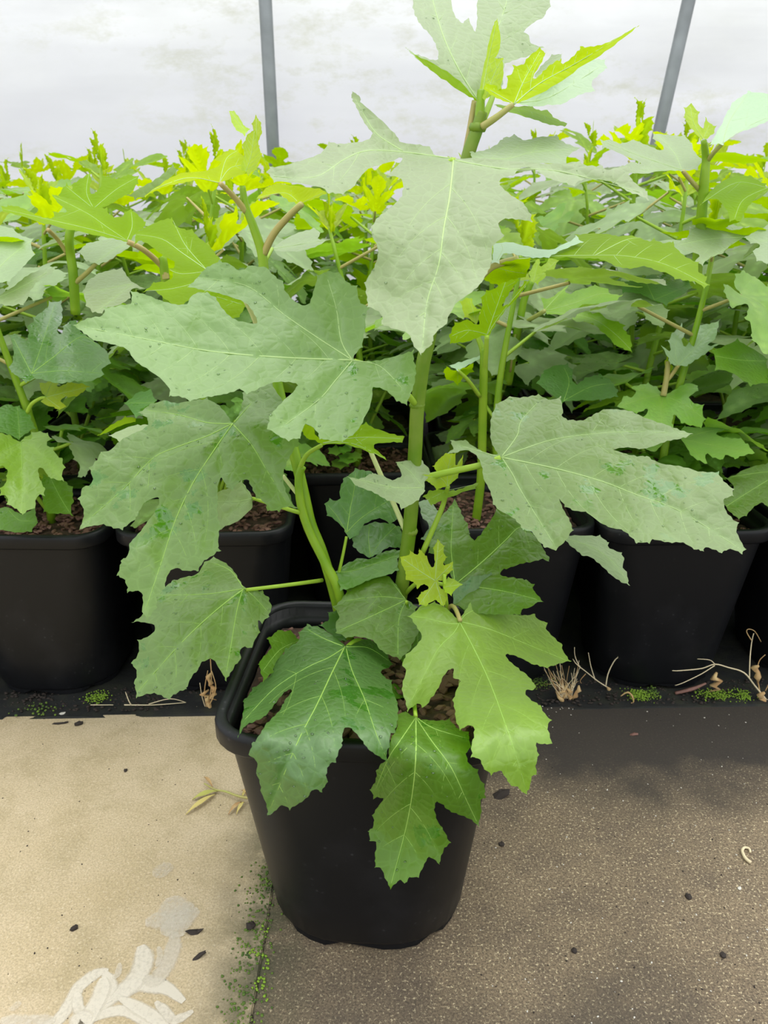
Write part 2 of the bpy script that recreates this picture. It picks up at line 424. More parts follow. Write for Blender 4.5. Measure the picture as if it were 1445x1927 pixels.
CHIP_V = [tuple(v.co) for v in _bm.verts]; CHIP_F = [tuple(v.index for v in f.verts) for f in _bm.faces]; _bm.free()

def tube_obj(name, world_pts, rad, mat, parent, sides=8, n=5):
    pts = catmull([tuple(p) for p in world_pts], n)
    mb = MB(); o = Vector(pts[0])
    mb.tube([Vector(p) - o for p in pts], rad, sides)
    return mb.build(name, mat, parent, o - parent.location)

# ------------------------------------------------------------------ 2-D leaf outlines to meshes
def inside(poly, x, y):
    c = False; n = len(poly); j = n - 1
    for i in range(n):
        xi, yi = poly[i]; xj, yj = poly[j]
        if (yi > y) != (yj > y) and x < (xj - xi) * (y - yi) / (yj - yi) + xi: c = not c
        j = i
    return c
def inside_np(poly, pts):
    p = np.array(poly); x = pts[:, 0][:, None]; y = pts[:, 1][:, None]
    x1, y1 = p[:, 0][None], p[:, 1][None]; x2, y2 = np.roll(p[:, 0], 1)[None], np.roll(p[:, 1], 1)[None]
    with np.errstate(divide='ignore', invalid='ignore'):
        c = ((y1 > y) != (y2 > y)) & (x < (x2 - x1) * (y - y1) / (y2 - y1) + x1)
    return (c.sum(1) % 2) == 1
def seg_dist(pts, lines):
    d = np.full(len(pts), 1e9)
    for ln in lines:
        a = np.array(ln[:-1])[None]; b = np.array(ln[1:])[None]; p = pts[:, None]
        ab = b - a; t = ((p - a) * ab).sum(2) / np.maximum((ab * ab).sum(2), 1e-9)
        t = np.clip(t, 0, 1)[..., None]
        d = np.minimum(d, np.sqrt((((a + ab * t) - p) ** 2).sum(2)).min(1))
    return d
def triangulate(poly, spacing, rnd):
    n = len(poly); p = np.array(poly)
    x0, y0 = p.min(0); x1, y1 = p.max(0)
    gx = []; row = 0; y = y0 + spacing * 0.5
    while y < y1:
        x = x0 + (spacing * 0.5 if row % 2 else 0)
        while x < x1:
            gx.append((x + rnd.uniform(-.15, .15) * spacing, y + rnd.uniform(-.15, .15) * spacing)); x += spacing
        y += spacing * 0.87; row += 1
    g = np.array(gx) if gx else np.zeros((0, 2))
    if len(g):
        g = g[inside_np(poly, g)]
        if len(g): g = g[seg_dist(g, [list(poly) + [poly[0]]]) > spacing * 0.45]
    vs = [Vector(q) for q in poly] + [Vector((float(a), float(b))) for a, b in g]
    v, e, f, *_ = delaunay_2d_cdt(vs, [], [list(range(n))], 1, 1e-4)
    return [(q.x, q.y) for q in v], [tuple(t) for t in f]
def sharpen(pts, k):
    n = len(pts); res = []
    a = sum(pts[i - 1][0] * pts[i][1] - pts[i][0] * pts[i - 1][1] for i in range(n)); sg = 1 if a > 0 else -1
    for i in range(n):
        p0, p1, p2 = pts[i - 1], pts[i], pts[(i + 1) % n]
        d1 = (p1[0] - p0[0], p1[1] - p0[1]); d2 = (p2[0] - p1[0], p2[1] - p1[1])
        l1 = math.hypot(*d1) or 1; l2 = math.hypot(*d2) or 1
        turn = math.atan2(d1[0] * d2[1] - d1[1] * d2[0], d1[0] * d2[0] + d1[1] * d2[1]) * sg
        if turn > 0.38:
            bx, by = d1[0] / l1 - d2[0] / l2, d1[1] / l1 - d2[1] / l2; bl = math.hypot(bx, by) or 1
            kk = min(k, 0.25 * min(l1, l2)) * min(1.0, turn)
            res.append((p1[0] - d1[0] * .16, p1[1] - d1[1] * .16))
            res.append((p1[0] + bx / bl * kk, p1[1] + by / bl * kk))
            res.append((p1[0] + d2[0] * .16, p1[1] + d2[1] * .16))
        else: res.append(p1)
    return res
def smooth_outline(pts, step, sharp=0.0):
    if sharp: pts = sharpen(pts, sharp)
    o = catmull(pts, 4, True)
    res = [o[0]]
    for q in o[1:]:
        if math.dist(q, res[-1]) >= step: res.append(q)
    if math.dist(res[0], res[-1]) < step * 0.6: res.pop()
    return res
def serrate(poly, pitch, amp, rnd):
    res = []; n = len(poly); acc = 0.0
    a = sum(poly[i - 1][0] * poly[i][1] - poly[i][0] * poly[i - 1][1] for i in range(n)); sg = 1 if a > 0 else -1
    for i in range(n):
        p0, p1, p2 = poly[i - 1], poly[i], poly[(i + 1) % n]
        tx, ty = p2[0] - p0[0], p2[1] - p0[1]; L = math.hypot(tx, ty) or 1
        acc += math.dist(p0, p1)
        ph = (acc / pitch) % 1.0
        k = (ph ** 0.7 if ph < .8 else (1 - ph) / .2 * .86) - .5
        k *= amp * (0.65 + .7 * noise.noise(Vector((acc / pitch * .7, rnd.random() * 0, n * .37))))
        res.append((p1[0] + sg * ty / L * k * 2, p1[1] - sg * tx / L * k * 2))
    return res
def side_veins(veins, poly, gap, maxf=0.42):
    res = []
    for vi, v in enumerate(veins):
        L = sum(math.dist(a, b) for a, b in zip(v, v[1:]))
        if L < gap * 1.6: continue
        s = gap * 0.7; k = 0
        while s < L * 0.93:
            acc = 0
            for a, b in zip(v, v[1:]):
                d = math.dist(a, b)
                if acc + d >= s: break
                acc += d
            t = (s - acc) / max(d, 1e-6)
            x = a[0] + (b[0] - a[0]) * t; y = a[1] + (b[1] - a[1]) * t
            ang = math.atan2(b[1] - a[1], b[0] - a[0])
            for sg in (-1, 1):
                if vi > 0 and s < L * 0.35: continue
                if sg == -1 and k % 2 == 0: off = gap * 0.12
                else: off = 0
                an = ang + sg * math.radians(54)
                px, py = x + math.cos(ang) * off, y + math.sin(ang) * off
                ln = [(px, py)]; step = gap * 0.2; mx = maxf * L * (1.1 - 0.5 * s / L)
                tot = 0
                while tot < mx:
                    an -= sg * math.radians(3.0)
                    px += math.cos(an) * step; py += math.sin(an) * step; tot += step
                    if not inside(poly, px, py): break
                    ln.append((px, py))
                if len(ln) > 3: res.append(ln[:-1])
            s += gap; k += 1
    return res

class TPS:
    def __init__(s, xy, val):
        s.x = np.array(xy, float) / 400.0; n = len(s.x); val = np.array(val, float)
        K = s.k(s.x, s.x) if n > 3 else np.zeros((n, n))
        A = np.zeros((n + 3, n + 3)); A[:n, :n] = K + np.eye(n) * (1e-3 if n > 3 else 0)
        A[:n, n] = 1; A[:n, n + 1:] = s.x; A[n, :n] = 1; A[n + 1:, :n] = s.x.T
        s.w = np.linalg.lstsq(A, np.concatenate([val, [0, 0, 0]]), rcond=None)[0]; s.n = n
    def k(s, a, b):
        r2 = ((a[:, None] - b[None]) ** 2).sum(2) + 1e-12
        return 0.5 * r2 * np.log(r2)
    def __call__(s, xy):
        q = np.atleast_2d(np.array(xy, float)) / 400.0
        v = s.w[s.n] + q @ s.w[s.n + 1:]
        if s.n > 3: v = v + s.k(q, s.x) @ s.w[:s.n]
        return v

LEAFN = 0
def traced_leaf(plant, z, mat, outline, ctrl, base, veins=(), under=False, spacing=6.5, vgap=62, drops=0, wave=1.0, label=None):
    """outline, base, ctrl, veins: measured in zoom z; ctrl = (x, y, forward distance in metres)."""
    global LEAFN
    LEAFN += 1; rnd = random.Random(LEAFN * 17)
    poly = smooth_outline([zp(z, *q) for q in outline], 2.6, 4.0)
    poly = serrate(poly, 15.0 if spacing > 5.5 else 8.0, 2.3 if spacing > 5.5 else 1.5, rnd)
    cpts = [zp(z, c[0], c[1]) for c in ctrl]
    inv = [1.0 / depth_of(py, c[2]) for (px, py), c in zip(cpts, ctrl)]
    tps = TPS(cpts, inv)
    vl = [catmull([zp(z, *q) for q in v], 5) for v in veins]
    b = zp(z, *base)
    v2, f2 = triangulate(poly, spacing, rnd)
    V = np.array(v2)
    size = math.sqrt(max((np.ptp(V[:, 0])) * np.ptp(V[:, 1]), 1))
    sv = side_veins(vl, poly, vgap) if vl and vgap else []
    seed = LEAFN * 3.7
    def zdepth(pts):
        pts = np.atleast_2d(np.array(pts, float))
        zz = 1.0 / tps(pts)
        if vl:
            dm = seg_dist(pts, vl)
            zz = zz + 0.0016 * np.exp(-(dm / 7.0) ** 2)
            if sv: zz = zz + 0.0008 * np.exp(-(seg_dist(pts, sv) / 5.0) ** 2)
            zz = zz - 0.0032 * wave * np.clip(dm / 60.0, 0, 1) * (size / 300.0)
        nz = np.array([noise.noise(Vector((p[0] / 75.0, p[1] / 75.0, seed))) + 0.4 * noise.noise(Vector((p[0] / 28.0, p[1] / 28.0, seed + 5))) for p in pts])
        return zz + nz * 0.0048 * wave
    zd = zdepth(V)
    co = [unz(p[0], p[1], float(q)) for p, q in zip(v2, zd)]
    bo = unz(b[0], b[1], float(zdepth([b])[0]))
    vd = seg_dist(V, vl) if vl else np.full(len(V), 99.0)
    vd2 = seg_dist(V, sv) if sv else np.full(len(V), 99.0)
    att = 0.25 * np.exp(-(vd / 5.0) ** 2) + 0.08 * np.exp(-(vd2 / 4.0) ** 2)
    # upper side faces the viewer unless the photograph shows the underside
    def area(f): return sum(v2[f[i - 1]][0] * v2[f[i]][1] - v2[f[i]][0] * v2[f[i - 1]][1] for i in range(len(f)))
    want = 1 if under else -1
    fs = [f if area(f) * want > 0 else f[::-1] for f in f2]
    me = mesh('leaf', [c - bo for c in co], fs, M[mat], True, att)
    o = link('leaf', me, plant, bo - plant.location)
    if label: o['label'] = label
    if vl:
        mb = MB()
        for k, v in enumerate(vl):
            zz = zdepth(v) - (0.0003)
            pts = [unz(p[0], p[1], float(q)) - bo for p, q in zip(v, zz)]
            r0 = 0.00085 if k == 0 else 0.0006
            mb.tube(pts, [r0 * min(1, size / 260), 0.00018], 5)
        for v in sv:
            zz = zdepth(v) - (0.0001)
            pts = [unz(p[0], p[1], float(q)) - bo for p, q in zip(v, zz)]
            mb.tube(pts, [0.00024 * min(1, size / 260 + .2), 0.00008], 4)
        mb.build('leaf_vein', M['veinpale'] if mat in ('pale', 'mint', 'yellow', 'lime', 'palewet') else M['vein'], o)
    if drops:
        mb = MB(); done = 0; tries = 0; drops *= 2
        x0, y0 = V.min(0); x1, y1 = V.max(0)
        while done < drops and tries < drops * 20:
            tries += 1
            x, y = rnd.uniform(x0, x1), rnd.uniform(y0, y1)
            if noise.noise(Vector((x / 60, y / 60, 3.3))) < -0.05 or not inside(poly, x, y): continue
            r = 0.0004 + 0.0011 * rnd.random() ** 3
            c = unz(x, y, float(zdepth([(x, y)])[0])) - bo
            mb.lump(c, r * 1.3, r, r * 0.6, rnd.random() * 1e6, rnd.uniform(0, 3)); done += 1
        q = mb.build('water_droplets', M['drop'], o); q['kind'] = 'stuff'
    return o

# ------------------------------------------------------------------ generic fig leaves for the crop
HALF = [(.07, -.10), (.17, -.15), (.27, -.11), (.31, -.06), (.38, .0), (.33, .05), (.27, .10), (.33, .12), (.42, .14), (.47, .22), (.56, .28), (.53, .35),
        (.60, .44), (.54, .46), (.45, .44), (.36, .43), (.26, .37), (.18, .36), (.15, .42), (.19, .50), (.27, .58), (.25, .66), (.28, .74), (.20, .79), (.18, .87), (.09, .92), (.05, .97)]
def leaf_proto(seed, mat, narrow=1.0, fold=0.25, droop=0.35, deep=1.0, wave=0.03, spacing=0.055):
    rnd = random.Random(seed)
    def side(sg):
        res = []
        for i, (x, y) in enumerate(HALF):
            k = rnd.uniform(.92, 1.08)
            if deep != 1.0 and i in (15, 16, 17, 18): x *= 1 / deep if deep < 1 else 1; x = x / deep
            res.append((sg * x * k * narrow, y * rnd.uniform(.96, 1.04) + rnd.uniform(-.012, .012)))
        return res
    r = side(1); l = side(-1)
    pts = [(0, -.01)] + r + [(rnd.uniform(-.03, .03), 1.0)] + l[::-1]
    poly = serrate(smooth_outline(pts, 0.017, 0.02), 0.085, 0.017, rnd)
    v2, f2 = triangulate(poly, spacing, rnd)
    veins = [[(0, 0), (0, .5), (0, .97)], [(0, 0), (.28 * narrow, .22), (.56 * narrow, .43)], [(0, 0), (-.28 * narrow, .22), (-.56 * narrow, .43)],
             [(0, 0), (.2 * narrow, -.03), (.35 * narrow, .0)], [(0, 0), (-.2 * narrow, -.03), (-.35 * narrow, .0)]]
    sv = side_veins([catmull(v, 4) for v in veins[:3]], poly, 0.13)
    V = np.array(v2)
    vd = seg_dist(V, veins); vs = seg_dist(V, sv) if sv else vd * 0 + 1
    att = 0.9 * np.exp(-(vd / 0.016) ** 2) + 0.25 * np.exp(-(vs / 0.012) ** 2)
    co = []
    for (x, y), dv in zip(v2, vd):
        r2 = x * x + y * y
        zz = fold * abs(x) - droop * (y * abs(y)) * 0.6 - 0.5 * droop * x * x * 2 + 0.03 * min(dv / .12, 1)
        zz += wave * 2 * noise.noise(Vector((x * 3.2, y * 3.2, seed * 1.3)))
        co.append((x * (1 - 0.35 * fold * fold), y, zz))
    fs = []
    for f in f2:
        a = sum(v2[f[i - 1]][0] * v2[f[i]][1] - v2[f[i]][0] * v2[f[i - 1]][1] for i in range(len(f)))
        fs.append(f if a > 0 else f[::-1])
    return mesh('leaf', co, fs, M[mat], True, np.clip(att, 0, 1))
PROTO = {}
for mt, cnt in (('pale', 4), ('green', 3), ('mid', 3), ('bright', 2), ('lime', 3)):
    for i in range(cnt):
        PROTO.setdefault(mt, []).append(leaf_proto(100 + i * 7 + len(mt), mt, R.uniform(.85, 1.1), R.uniform(.1, .3), R.uniform(.25, .65), R.choice([1.0, 1.3, 1.0])))
for i in range(3):
    PROTO.setdefault('yellow', []).append(leaf_proto(300 + i, 'yellow', .75, .75, -.15 + .2 * i, 1.4))
PROTO['bud'] = [leaf_proto(320 + i, 'yellow', .42, 1.6, -.2, 1.5) for i in range(2)]
_mb = MB(); _mb.tube([(0, 0, 0), (0, 0, .5), (0, 0, 1)], [1.25, 1.0], 6)
def petproto(mat): return mesh('petiole', _mb.v, _mb.f, M[mat])
PET = {k: petproto(k) for k in ('petiole', 'petiolered', 'petiolepale')}
def put_petiole(a, b, r, kind, parent):
    a = Vector(a); b = Vector(b); d = b - a
    o = link('petiole', PET[kind], parent, a)
    o.rotation_mode = 'QUATERNION'; o.rotation_quaternion = d.to_track_quat('Z', 'Y'); o.scale = (r, r, d.length)
    return o
def put_leaf(mt, b, az, pitch, roll, size, parent, rnd):
    me = rnd.choice(PROTO[mt])
    o = link('leaf', me, parent, b)
    # local +Y is the leaf's length, +Z its upper side
    m = Matrix.Rotation(az, 4, 'Z') @ Matrix.Rotation(pitch, 4, 'X') @ Matrix.Rotation(roll, 4, 'Y')
    o.rotation_euler = m.to_euler(); o.scale = (size * rnd.uniform(.92, 1.1), size, size)
    return o

# ------------------------------------------------------------------ pots
def rsq(w, rad, z, seg=7):
    h = w / 2; pts = []
    for cx, cy, a0 in ((h - rad, h - rad, 0), (-h + rad, h - rad, 90), (-h + rad, -h + rad, 180), (h - rad, -h + rad, 270)):
        for k in range(seg + 1):
            a = math.radians(a0 + 90 * k / seg)
            pts.append((cx + rad * math.cos(a), cy + rad * math.sin(a), z))
    return pts
def loft(rings, capb=True):
    vs = []; fs = []; n = len(rings[0])
    for r in rings: vs += r
    for i in range(len(rings) - 1):
        for k in range(n):
            a = i * n + k; b = i * n + (k + 1) % n
            fs.append((a, b, b + n, a + n))
    if capb: fs.append(tuple(range(n))[::-1])
    return vs, fs
PH, PW, PB = 0.300, 0.272, 0.205
def pot_meshes():
    def wz(z): return PB + (PW - 0.016 - PB) * (z / PH)
    def rd(z): return 0.080 - 0.040 * (z / PH)
    rings = [rsq(PB - 0.010, 0.074, 0.004), rsq(PB, 0.080, 0.010)]
    for z in (0.014, 0.07, 0.15, 0.22, 0.262, PH - 0.024): rings.append(rsq(wz(z), rd(z), z))
    for z in (PH - 0.005, 0.27, 0.22, 0.06): rings.append(rsq(wz(z) - 0.005, rd(z) - .002, z))
    rings.append(rsq(0.02, 0.009, 0.05))
    vs, fs = loft(rings)
    # little drainage notches along the foot, and ribs under the rim
    body = mesh('pot', vs, fs, M['pot'])
    rr = [rsq(PW - 0.018, .040, PH - 0.024), rsq(PW - 0.004, .044, PH - 0.023), rsq(PW, .046, PH - 0.020), rsq(PW, .046, PH - 0.006), rsq(PW - .002, .045, PH - .002), rsq(PW - .008, .043, PH), rsq(PW - 0.018, .040, PH - .001), rsq(PW - .022, .038, PH - .004), rsq(PW - 0.022, .038, PH - 0.012)]
    vs, fs = loft(rr, False)
    rim = mesh('pot_rim', vs, fs, M['pot'])
    ring = rsq(PB - .004, .078, 0); n = len(ring); vs = []; fs = []
    for k in range(n):
        z0 = 0.0 if (k % 8) not in (3, 7) else 0.008
        a = Vector(ring[k]); vs += [a + Vector((0, 0, z0)), a + Vector((0, 0, .014)), a * .93 + Vector((0, 0, z0))]
    for k in range(n):
        i = k * 3; q = ((k + 1) % n) * 3
        fs += [(i, q, q + 1, i + 1), (i + 2, q + 2, q, i)]
    foot = mesh('pot_foot', vs, fs, M['pot'], False)
    # potting mix
    w = 0.243; g = 13; vs = []; fs = []
    for j in range(g + 1):
        for i in range(g + 1):
            x = (i / g - .5) * w; y = (j / g - .5) * w
            vs.append((x * (1 - .10 * (y / w * 2) ** 4), y * (1 - .10 * (x / w * 2) ** 4), PH - 0.030 + .008 * noise.noise(Vector((x * 30, y * 30, 1)))))
    for j in range(g):
        for i in range(g):
            a = j * (g + 1) + i; fs.append((a, a + 1, a + g + 2, a + g + 1))
    soil = mesh('potting_mix', vs, fs, M['mix'])
    mb = MB(); rr2 = random.Random(5)
    for k in range(420):
        x, y = rr2.uniform(-.11, .11), rr2.uniform(-.11, .11); s = rr2.uniform(.002, .0055)
        mb.lump((x, y, PH - .027 + rr2.uniform(-.002, .005)), s * 1.6, s, s * .6, k, rr2.uniform(0, 3), rr2.uniform(-.5, .5))
    chips = mesh('bark_chips', mb.v, mb.f, M['bark'], False)
    return body, rim, foot, soil, chips
POTM = pot_meshes()
CHIPM = [mesh('bark_chip', [(x * random.uniform(.8, 1.2), y * .7, z * .35 + .1 * x * random.uniform(-1, 1)) for x, y, z in CHIP_V], CHIP_F, M['bark'], False) for _ in range(5)]
def put_pot(plant, chips='stuff', rot=0.0, seed=0):
    p = link('pot', POTM[0], plant); p.rotation_euler[2] = rot
    link('pot_rim', POTM[1], p); link('pot_foot', POTM[2], p)
    s = link('potting_mix', POTM[3], plant); s.rotation_euler[2] = rot
    if chips == 'stuff':
        c = link('bark_chips', POTM[4], s); c['kind'] = 'stuff'
    elif chips == 'parts':
        rr = random.Random(seed)
        for k in range(230):
            x, y = rr.uniform(-.112, .112), rr.uniform(-.112, .112)
            if abs(x) > .095 and abs(y) > .095: continue
            c = link('bark_chip', rr.choice(CHIPM), s, (x, y, PH - .026 + rr.uniform(-.002, .006)))
            q = rr.uniform(.0035, .0095); c.scale = (q * 1.3, q, q)
            c.rotation_euler = (rr.uniform(-.6, .6), rr.uniform(-.6, .6), rr.uniform(0, 6))
        c = link('mix_crumbs', POTM[4], s); c['kind'] = 'stuff'

# ------------------------------------------------------------------ the setting
ROWROT = math.radians(1.7)
def rowpt(x, y):  # crop frame: x along the row, y distance back
    return Vector((x * math.cos(ROWROT) - 0 * math.sin(ROWROT), y + x * math.tan(ROWROT), 0))
def box(x0, x1, y0, y1, z0, z1, bev=0.004, cuts=0):
    bm = bmesh.new(); bmesh.ops.create_cube(bm, size=1.0)
    for v in bm.verts: v.co = Vector(((x0 + x1) / 2 + v.co.x * (x1 - x0), (y0 + y1) / 2 + v.co.y * (y1 - y0), (z0 + z1) / 2 + v.co.z * (z1 - z0)))
    if bev: bmesh.ops.bevel(bm, geom=bm.edges[:], offset=bev, segments=2, affect='EDGES')
    return bm
def bm_obj(name, bm, mat, parent=None, loc=(0, 0, 0)):
    me = bpy.data.meshes.new(name); bm.to_mesh(me); bm.free(); me.materials.append(mat)
    return link(name, me, parent, loc)
CLZ = 0.0
fv = [(-6, -2, -.06), (6, -2, -.06), (6, 6, -.06), (-6, 6, -.06)]
floor = link('floor', mesh('floor', fv, [(0, 1, 2, 3)], M['cloth'], False)); floor['kind'] = 'structure'
# black ground cloth laid over the bed behind the slabs
gx, gy = 150, 60; vs = []; fs = []
for j in range(gy + 1):
    for i in range(gx + 1):
        x = -4 + 8 * i / gx; t = (j / gy) ** 2; y = 1.088 + t * 2.7
        p = rowpt(x, y)
        zz = 0.002 + 0.007 * noise.noise(Vector((x * 14, y * 14, 0))) + .004 * noise.noise(Vector((x * 45, y * 45, 2)))
        if j == 0: zz = -0.03
        vs.append((p.x, p.y, zz if abs(x) < 3.9 else 0))
for j in range(gy):
    for i in range(gx):
        a = j * (gx + 1) + i; fs.append((a, a + 1, a + gx + 2, a + gx + 1))
cl = link('ground_cloth', mesh('ground_cloth', vs, fs, M['cloth']), floor)
for x0, x1, mt in ((-1.34, -0.1333, 'slabtan'), (-0.1327, 1.1, 'slabbrown'), (-2.6, -1.352, 'slabtan'), (1.112, 2.4, 'slabbrown')):
    bm = box(x0, x1, -0.6, 1.098, -.055, 0, 0.0016)
    for v in bm.verts:
        v.co.y += v.co.x * math.tan(ROWROT)
    s = bm_obj('paving_slab', bm, M[mt], floor)
    if mt == 'slabtan' and x1 < 0 and x1 > -.2: slab_left = s
# soil and moss packed into the joint
mb = MB(); rr = random.Random(3)
for k in range(380):
    y = rr.uniform(.3, 1.07); x = -.133 + rr.gauss(0, .0035)
    s = rr.uniform(.0005, .0016)
    mb.lump((x + y * 0, y, -.002 + rr.uniform(-.002, .001)), s, s, s * .7, k)
j = mb.build('joint_soil', M['crumb'], floor); j['kind'] = 'stuff'
mb = MB()
for k in range(500):
    t = rr.random(); y = rr.uniform(.5, .78); x = -.137 + rr.gauss(-.006, .012)
    s = rr.uniform(.0006, .0020)
    mb.lump((x, y, .0004), s, s, s * .7, k)
j = mb.build('joint_moss', M['moss'], floor); j['kind'] = 'stuff'
mb = MB()
for (px, py) in ((495, 1745), (500, 1750), (478, 1790), (497, 1802), (500, 1828), (490, 1840), (483, 1852), (497, 1858), (502, 1880), (487, 1795), (505, 1812), (475, 1797), (480, 1860), (494, 1848)):
    for q in range(3):
        c = ground(px + rr.uniform(-5, 5), py + rr.uniform(-5, 5)); s = rr.uniform(.0012, .0022)
        mb.lump(c + Vector((0, 0, .001)), s, s, s * .6, q)
j = mb.build('duckweed_specks', M['mossy'], floor); j['kind'] = 'stuff'

# white worn stencil mark on the left slab: ribbons that lie on the concrete
RZ = [.0004]
def ribbon(mb_v, mb_f, att, pts, w, a=1.0):
    RZ[0] += .00006
    P3 = [ground(*zp(17, x, y), RZ[0]) for x, y in catmull(pts, 5)]
    n = len(P3); base = len(mb_v)
    for i, p in enumerate(P3):
        t = (P3[min(i + 1, n - 1)] - P3[max(i - 1, 0)]); nn = Vector((-t.y, t.x, 0)).normalized()
        ww = w * 1.35 / 2.89 / F
        e = min(1, 3 * min(i, n - 1 - i) / n + .35)
        for k, (q, aa) in enumerate(((-1.25, 0), (-.75, a), (0, a), (.75, a), (1.25, 0))):
            mb_v.append(p + nn * q * ww * .5 * e); att.append(aa)
    for i in range(n - 1):
        for k in range(4):
            b = base + i * 5 + k; mb_f.append((b, b + 1, b + 6, b + 5))
mv, mf, ma = [], [], []
for pts, w, a in (
    ([(150, 1850), (300, 1800), (380, 1700), (430, 1610), (520, 1540), (590, 1520)], 46, .9),
    ([(470, 1830), (510, 1745), (570, 1690), (650, 1640), (750, 1595), (830, 1600), (910, 1620), (1000, 1690)], 58, 1),
    ([(560, 1700), (600, 1630), (570, 1530)], 50, .95), ([(610, 1680), (720, 1590), (780, 1480), (765, 1385)], 70, .9),
    ([(780, 1560), (840, 1570), (900, 1500), (940, 1400), (950, 1310)], 60, .65),
    ([(480, 1800), (600, 1745), (700, 1745), (800, 1800), (840, 1840)], 40, .95), ([(650, 1670), (780, 1740), (870, 1800), (910, 1850)], 44, .95),
    ([(845, 1690), (900, 1745), (950, 1790), (1050, 1740)], 34, .85), ([(420, 1640), (425, 1720), (470, 1790)], 36, .9),
    ([(560, 1560), (550, 1640), (490, 1760), (440, 1850)], 56, .95), ([(400, 1830), (440, 1780), (480, 1810)], 60, .9),
    ([(860, 1390), (870, 1440), (850, 1500)], 22, .6), ([(650, 1480), (640, 1540), (610, 1560)], 24, .6),
    ([(790, 1260), (900, 1240), (980, 1240), (1080, 1190)], 90, .55), ([(930, 1120), (950, 1220), (970, 1340)], 110, .55), ([(1040, 1150), (960, 1240), (890, 1330)], 80, .5),
    ([(840, 1010), (890, 970), (930, 940)], 70, .42), ([(0, 1790), (150, 1800), (300, 1790)], 50, .6), ([(60, 1740), (110, 1690)], 30, .4)):
    ribbon(mv, mf, ma, pts, w, a)
mk = link('stencilled_mark', mesh('stencilled_mark', mv, mf, M['mark'], False, ma), slab_left)

# crumbs and grit lying on the slabs
def crumbs(name, mat, pts, s0, s1, kind=None, parent=floor, label=None):
    mb = MB()
    for k, (px, py) in enumerate(pts):
        s = rr.uniform(s0, s1); c = ground(px, py)
        mb.lump(c + Vector((0, 0, s * .3)), s * 1.4, s, s * .6, k, rr.uniform(0, 3))
    o = mb.build(name, M[mat], parent); o['kind'] = 'stuff'
    return o
pts = [(rr.uniform(0, 480), rr.uniform(1345, 1927)) for _ in range(70)] + [(rr.uniform(900, 1445), rr.uniform(1330, 1927)) for _ in range(110)]
crumbs('dark_grit', 'crumb', pts, .0004, .0011)
pts = [(rr.uniform(900, 1445), rr.uniform(1330, 1927)) for _ in range(120)] + [(rr.uniform(1000, 1080), rr.uniform(1325, 1350)) for _ in range(14)]
crumbs('white_grit', 'stone', pts, .0004, .0012)
def debris(px, py, lx, ly, lz, mat, label, rot=0, name='bark_fragment', group=None):
    mb = MB(); mb.lump((0, 0, lz * .55), lx, ly, lz, int(px + py)); mb.lump((lx * .4, ly * .3, lz * .5), lx * .6, ly * .7, lz * .8, int(px))
    o = mb.build(name, M[mat], None, ground(px, py), False); o.rotation_euler[2] = rot
    o['label'] = label; o['category'] = 'debris'
    if group: o['group'] = group
debris(139, 1748, .0052, .0035, .0028, 'crumb', 'small dark bark fragment lying alone on the tan slab at lower left', .4)
debris(471, 1745, .0060, .0068, .0030, 'crumb', 'round dark soil clod beside the mossy joint left of the central pot', .2, 'soil_clod')
debris(148, 1364, .0075, .0048, .0036, 'crumb', 'dark bark crumb near the far edge of the tan slab', .5)
debris(114, 1362, .0130, .0024, .0018, 'crumb', 'thin dark twig lying by the far edge of the tan slab', .15, 'twig')
debris(113, 1345, .0095, .0050, .0018, 'stone', 'white stone flake on the far rim of the tan slab', .1, 'stone_flake')
debris(236, 1451, .0030, .0038, .0020, 'crumb', 'tiny dark crumb in the middle of the tan slab', .1)
debris(372, 1802, .0110, .0028, .0020, 'crumb', 'dark streaky fragment beside the white stencilled mark', .5)
debris(366, 1755, .0110, .0042, .0015, 'crumb', 'flat dark fragment just above the white stencilled mark', .1)
debris(942, 1497, .0150, .0090, .0035, 'crumb', 'wet dark leaf scrap on the brown slab right of the pot', .2, 'leaf_scrap')
debris(1192, 1383, .0075, .0035, .0020, 'bark', 'reddish bark chip on the blackened part of the brown slab', .1)
debris(944, 1590, .0040, .0045, .0020, 'crumb', 'black crumb on the brown slab close to the pot side', .3)
debris(1295, 1689, .0040, .0050, .0025, 'crumb', 'black crumb on the brown slab at far right', .8)
debris(1080, 1790, .0040, .0040, .0022, 'crumb', 'black crumb on the brown slab below centre right', .5)
debris(1360, 1799, .0035, .0042, .0022, 'crumb', 'black crumb on the brown slab near lower right corner', .2)
debris(1391, 1673, .0035, .0025, .0018, 'stone', 'small white stone on the brown slab by the right edge', .6, 'stone_flake')
# pale curled sprout on the brown slab
o = MB(); o.tube([ground(x, y) + Vector((0, 0, .0025)) - ground(1405, 1610) for x, y in catmull([(1412, 1626), (1402, 1618), (1396, 1605), (1400, 1598), (1409, 1600), (1411, 1607)], 4)], [.0022, .0014], 6)
o = o.build('curled_husk', M['drypale'], None, ground(1405, 1610)); o['label'] = 'pale curled husk lying on the brown slab at right'; o['category'] = 'husk'

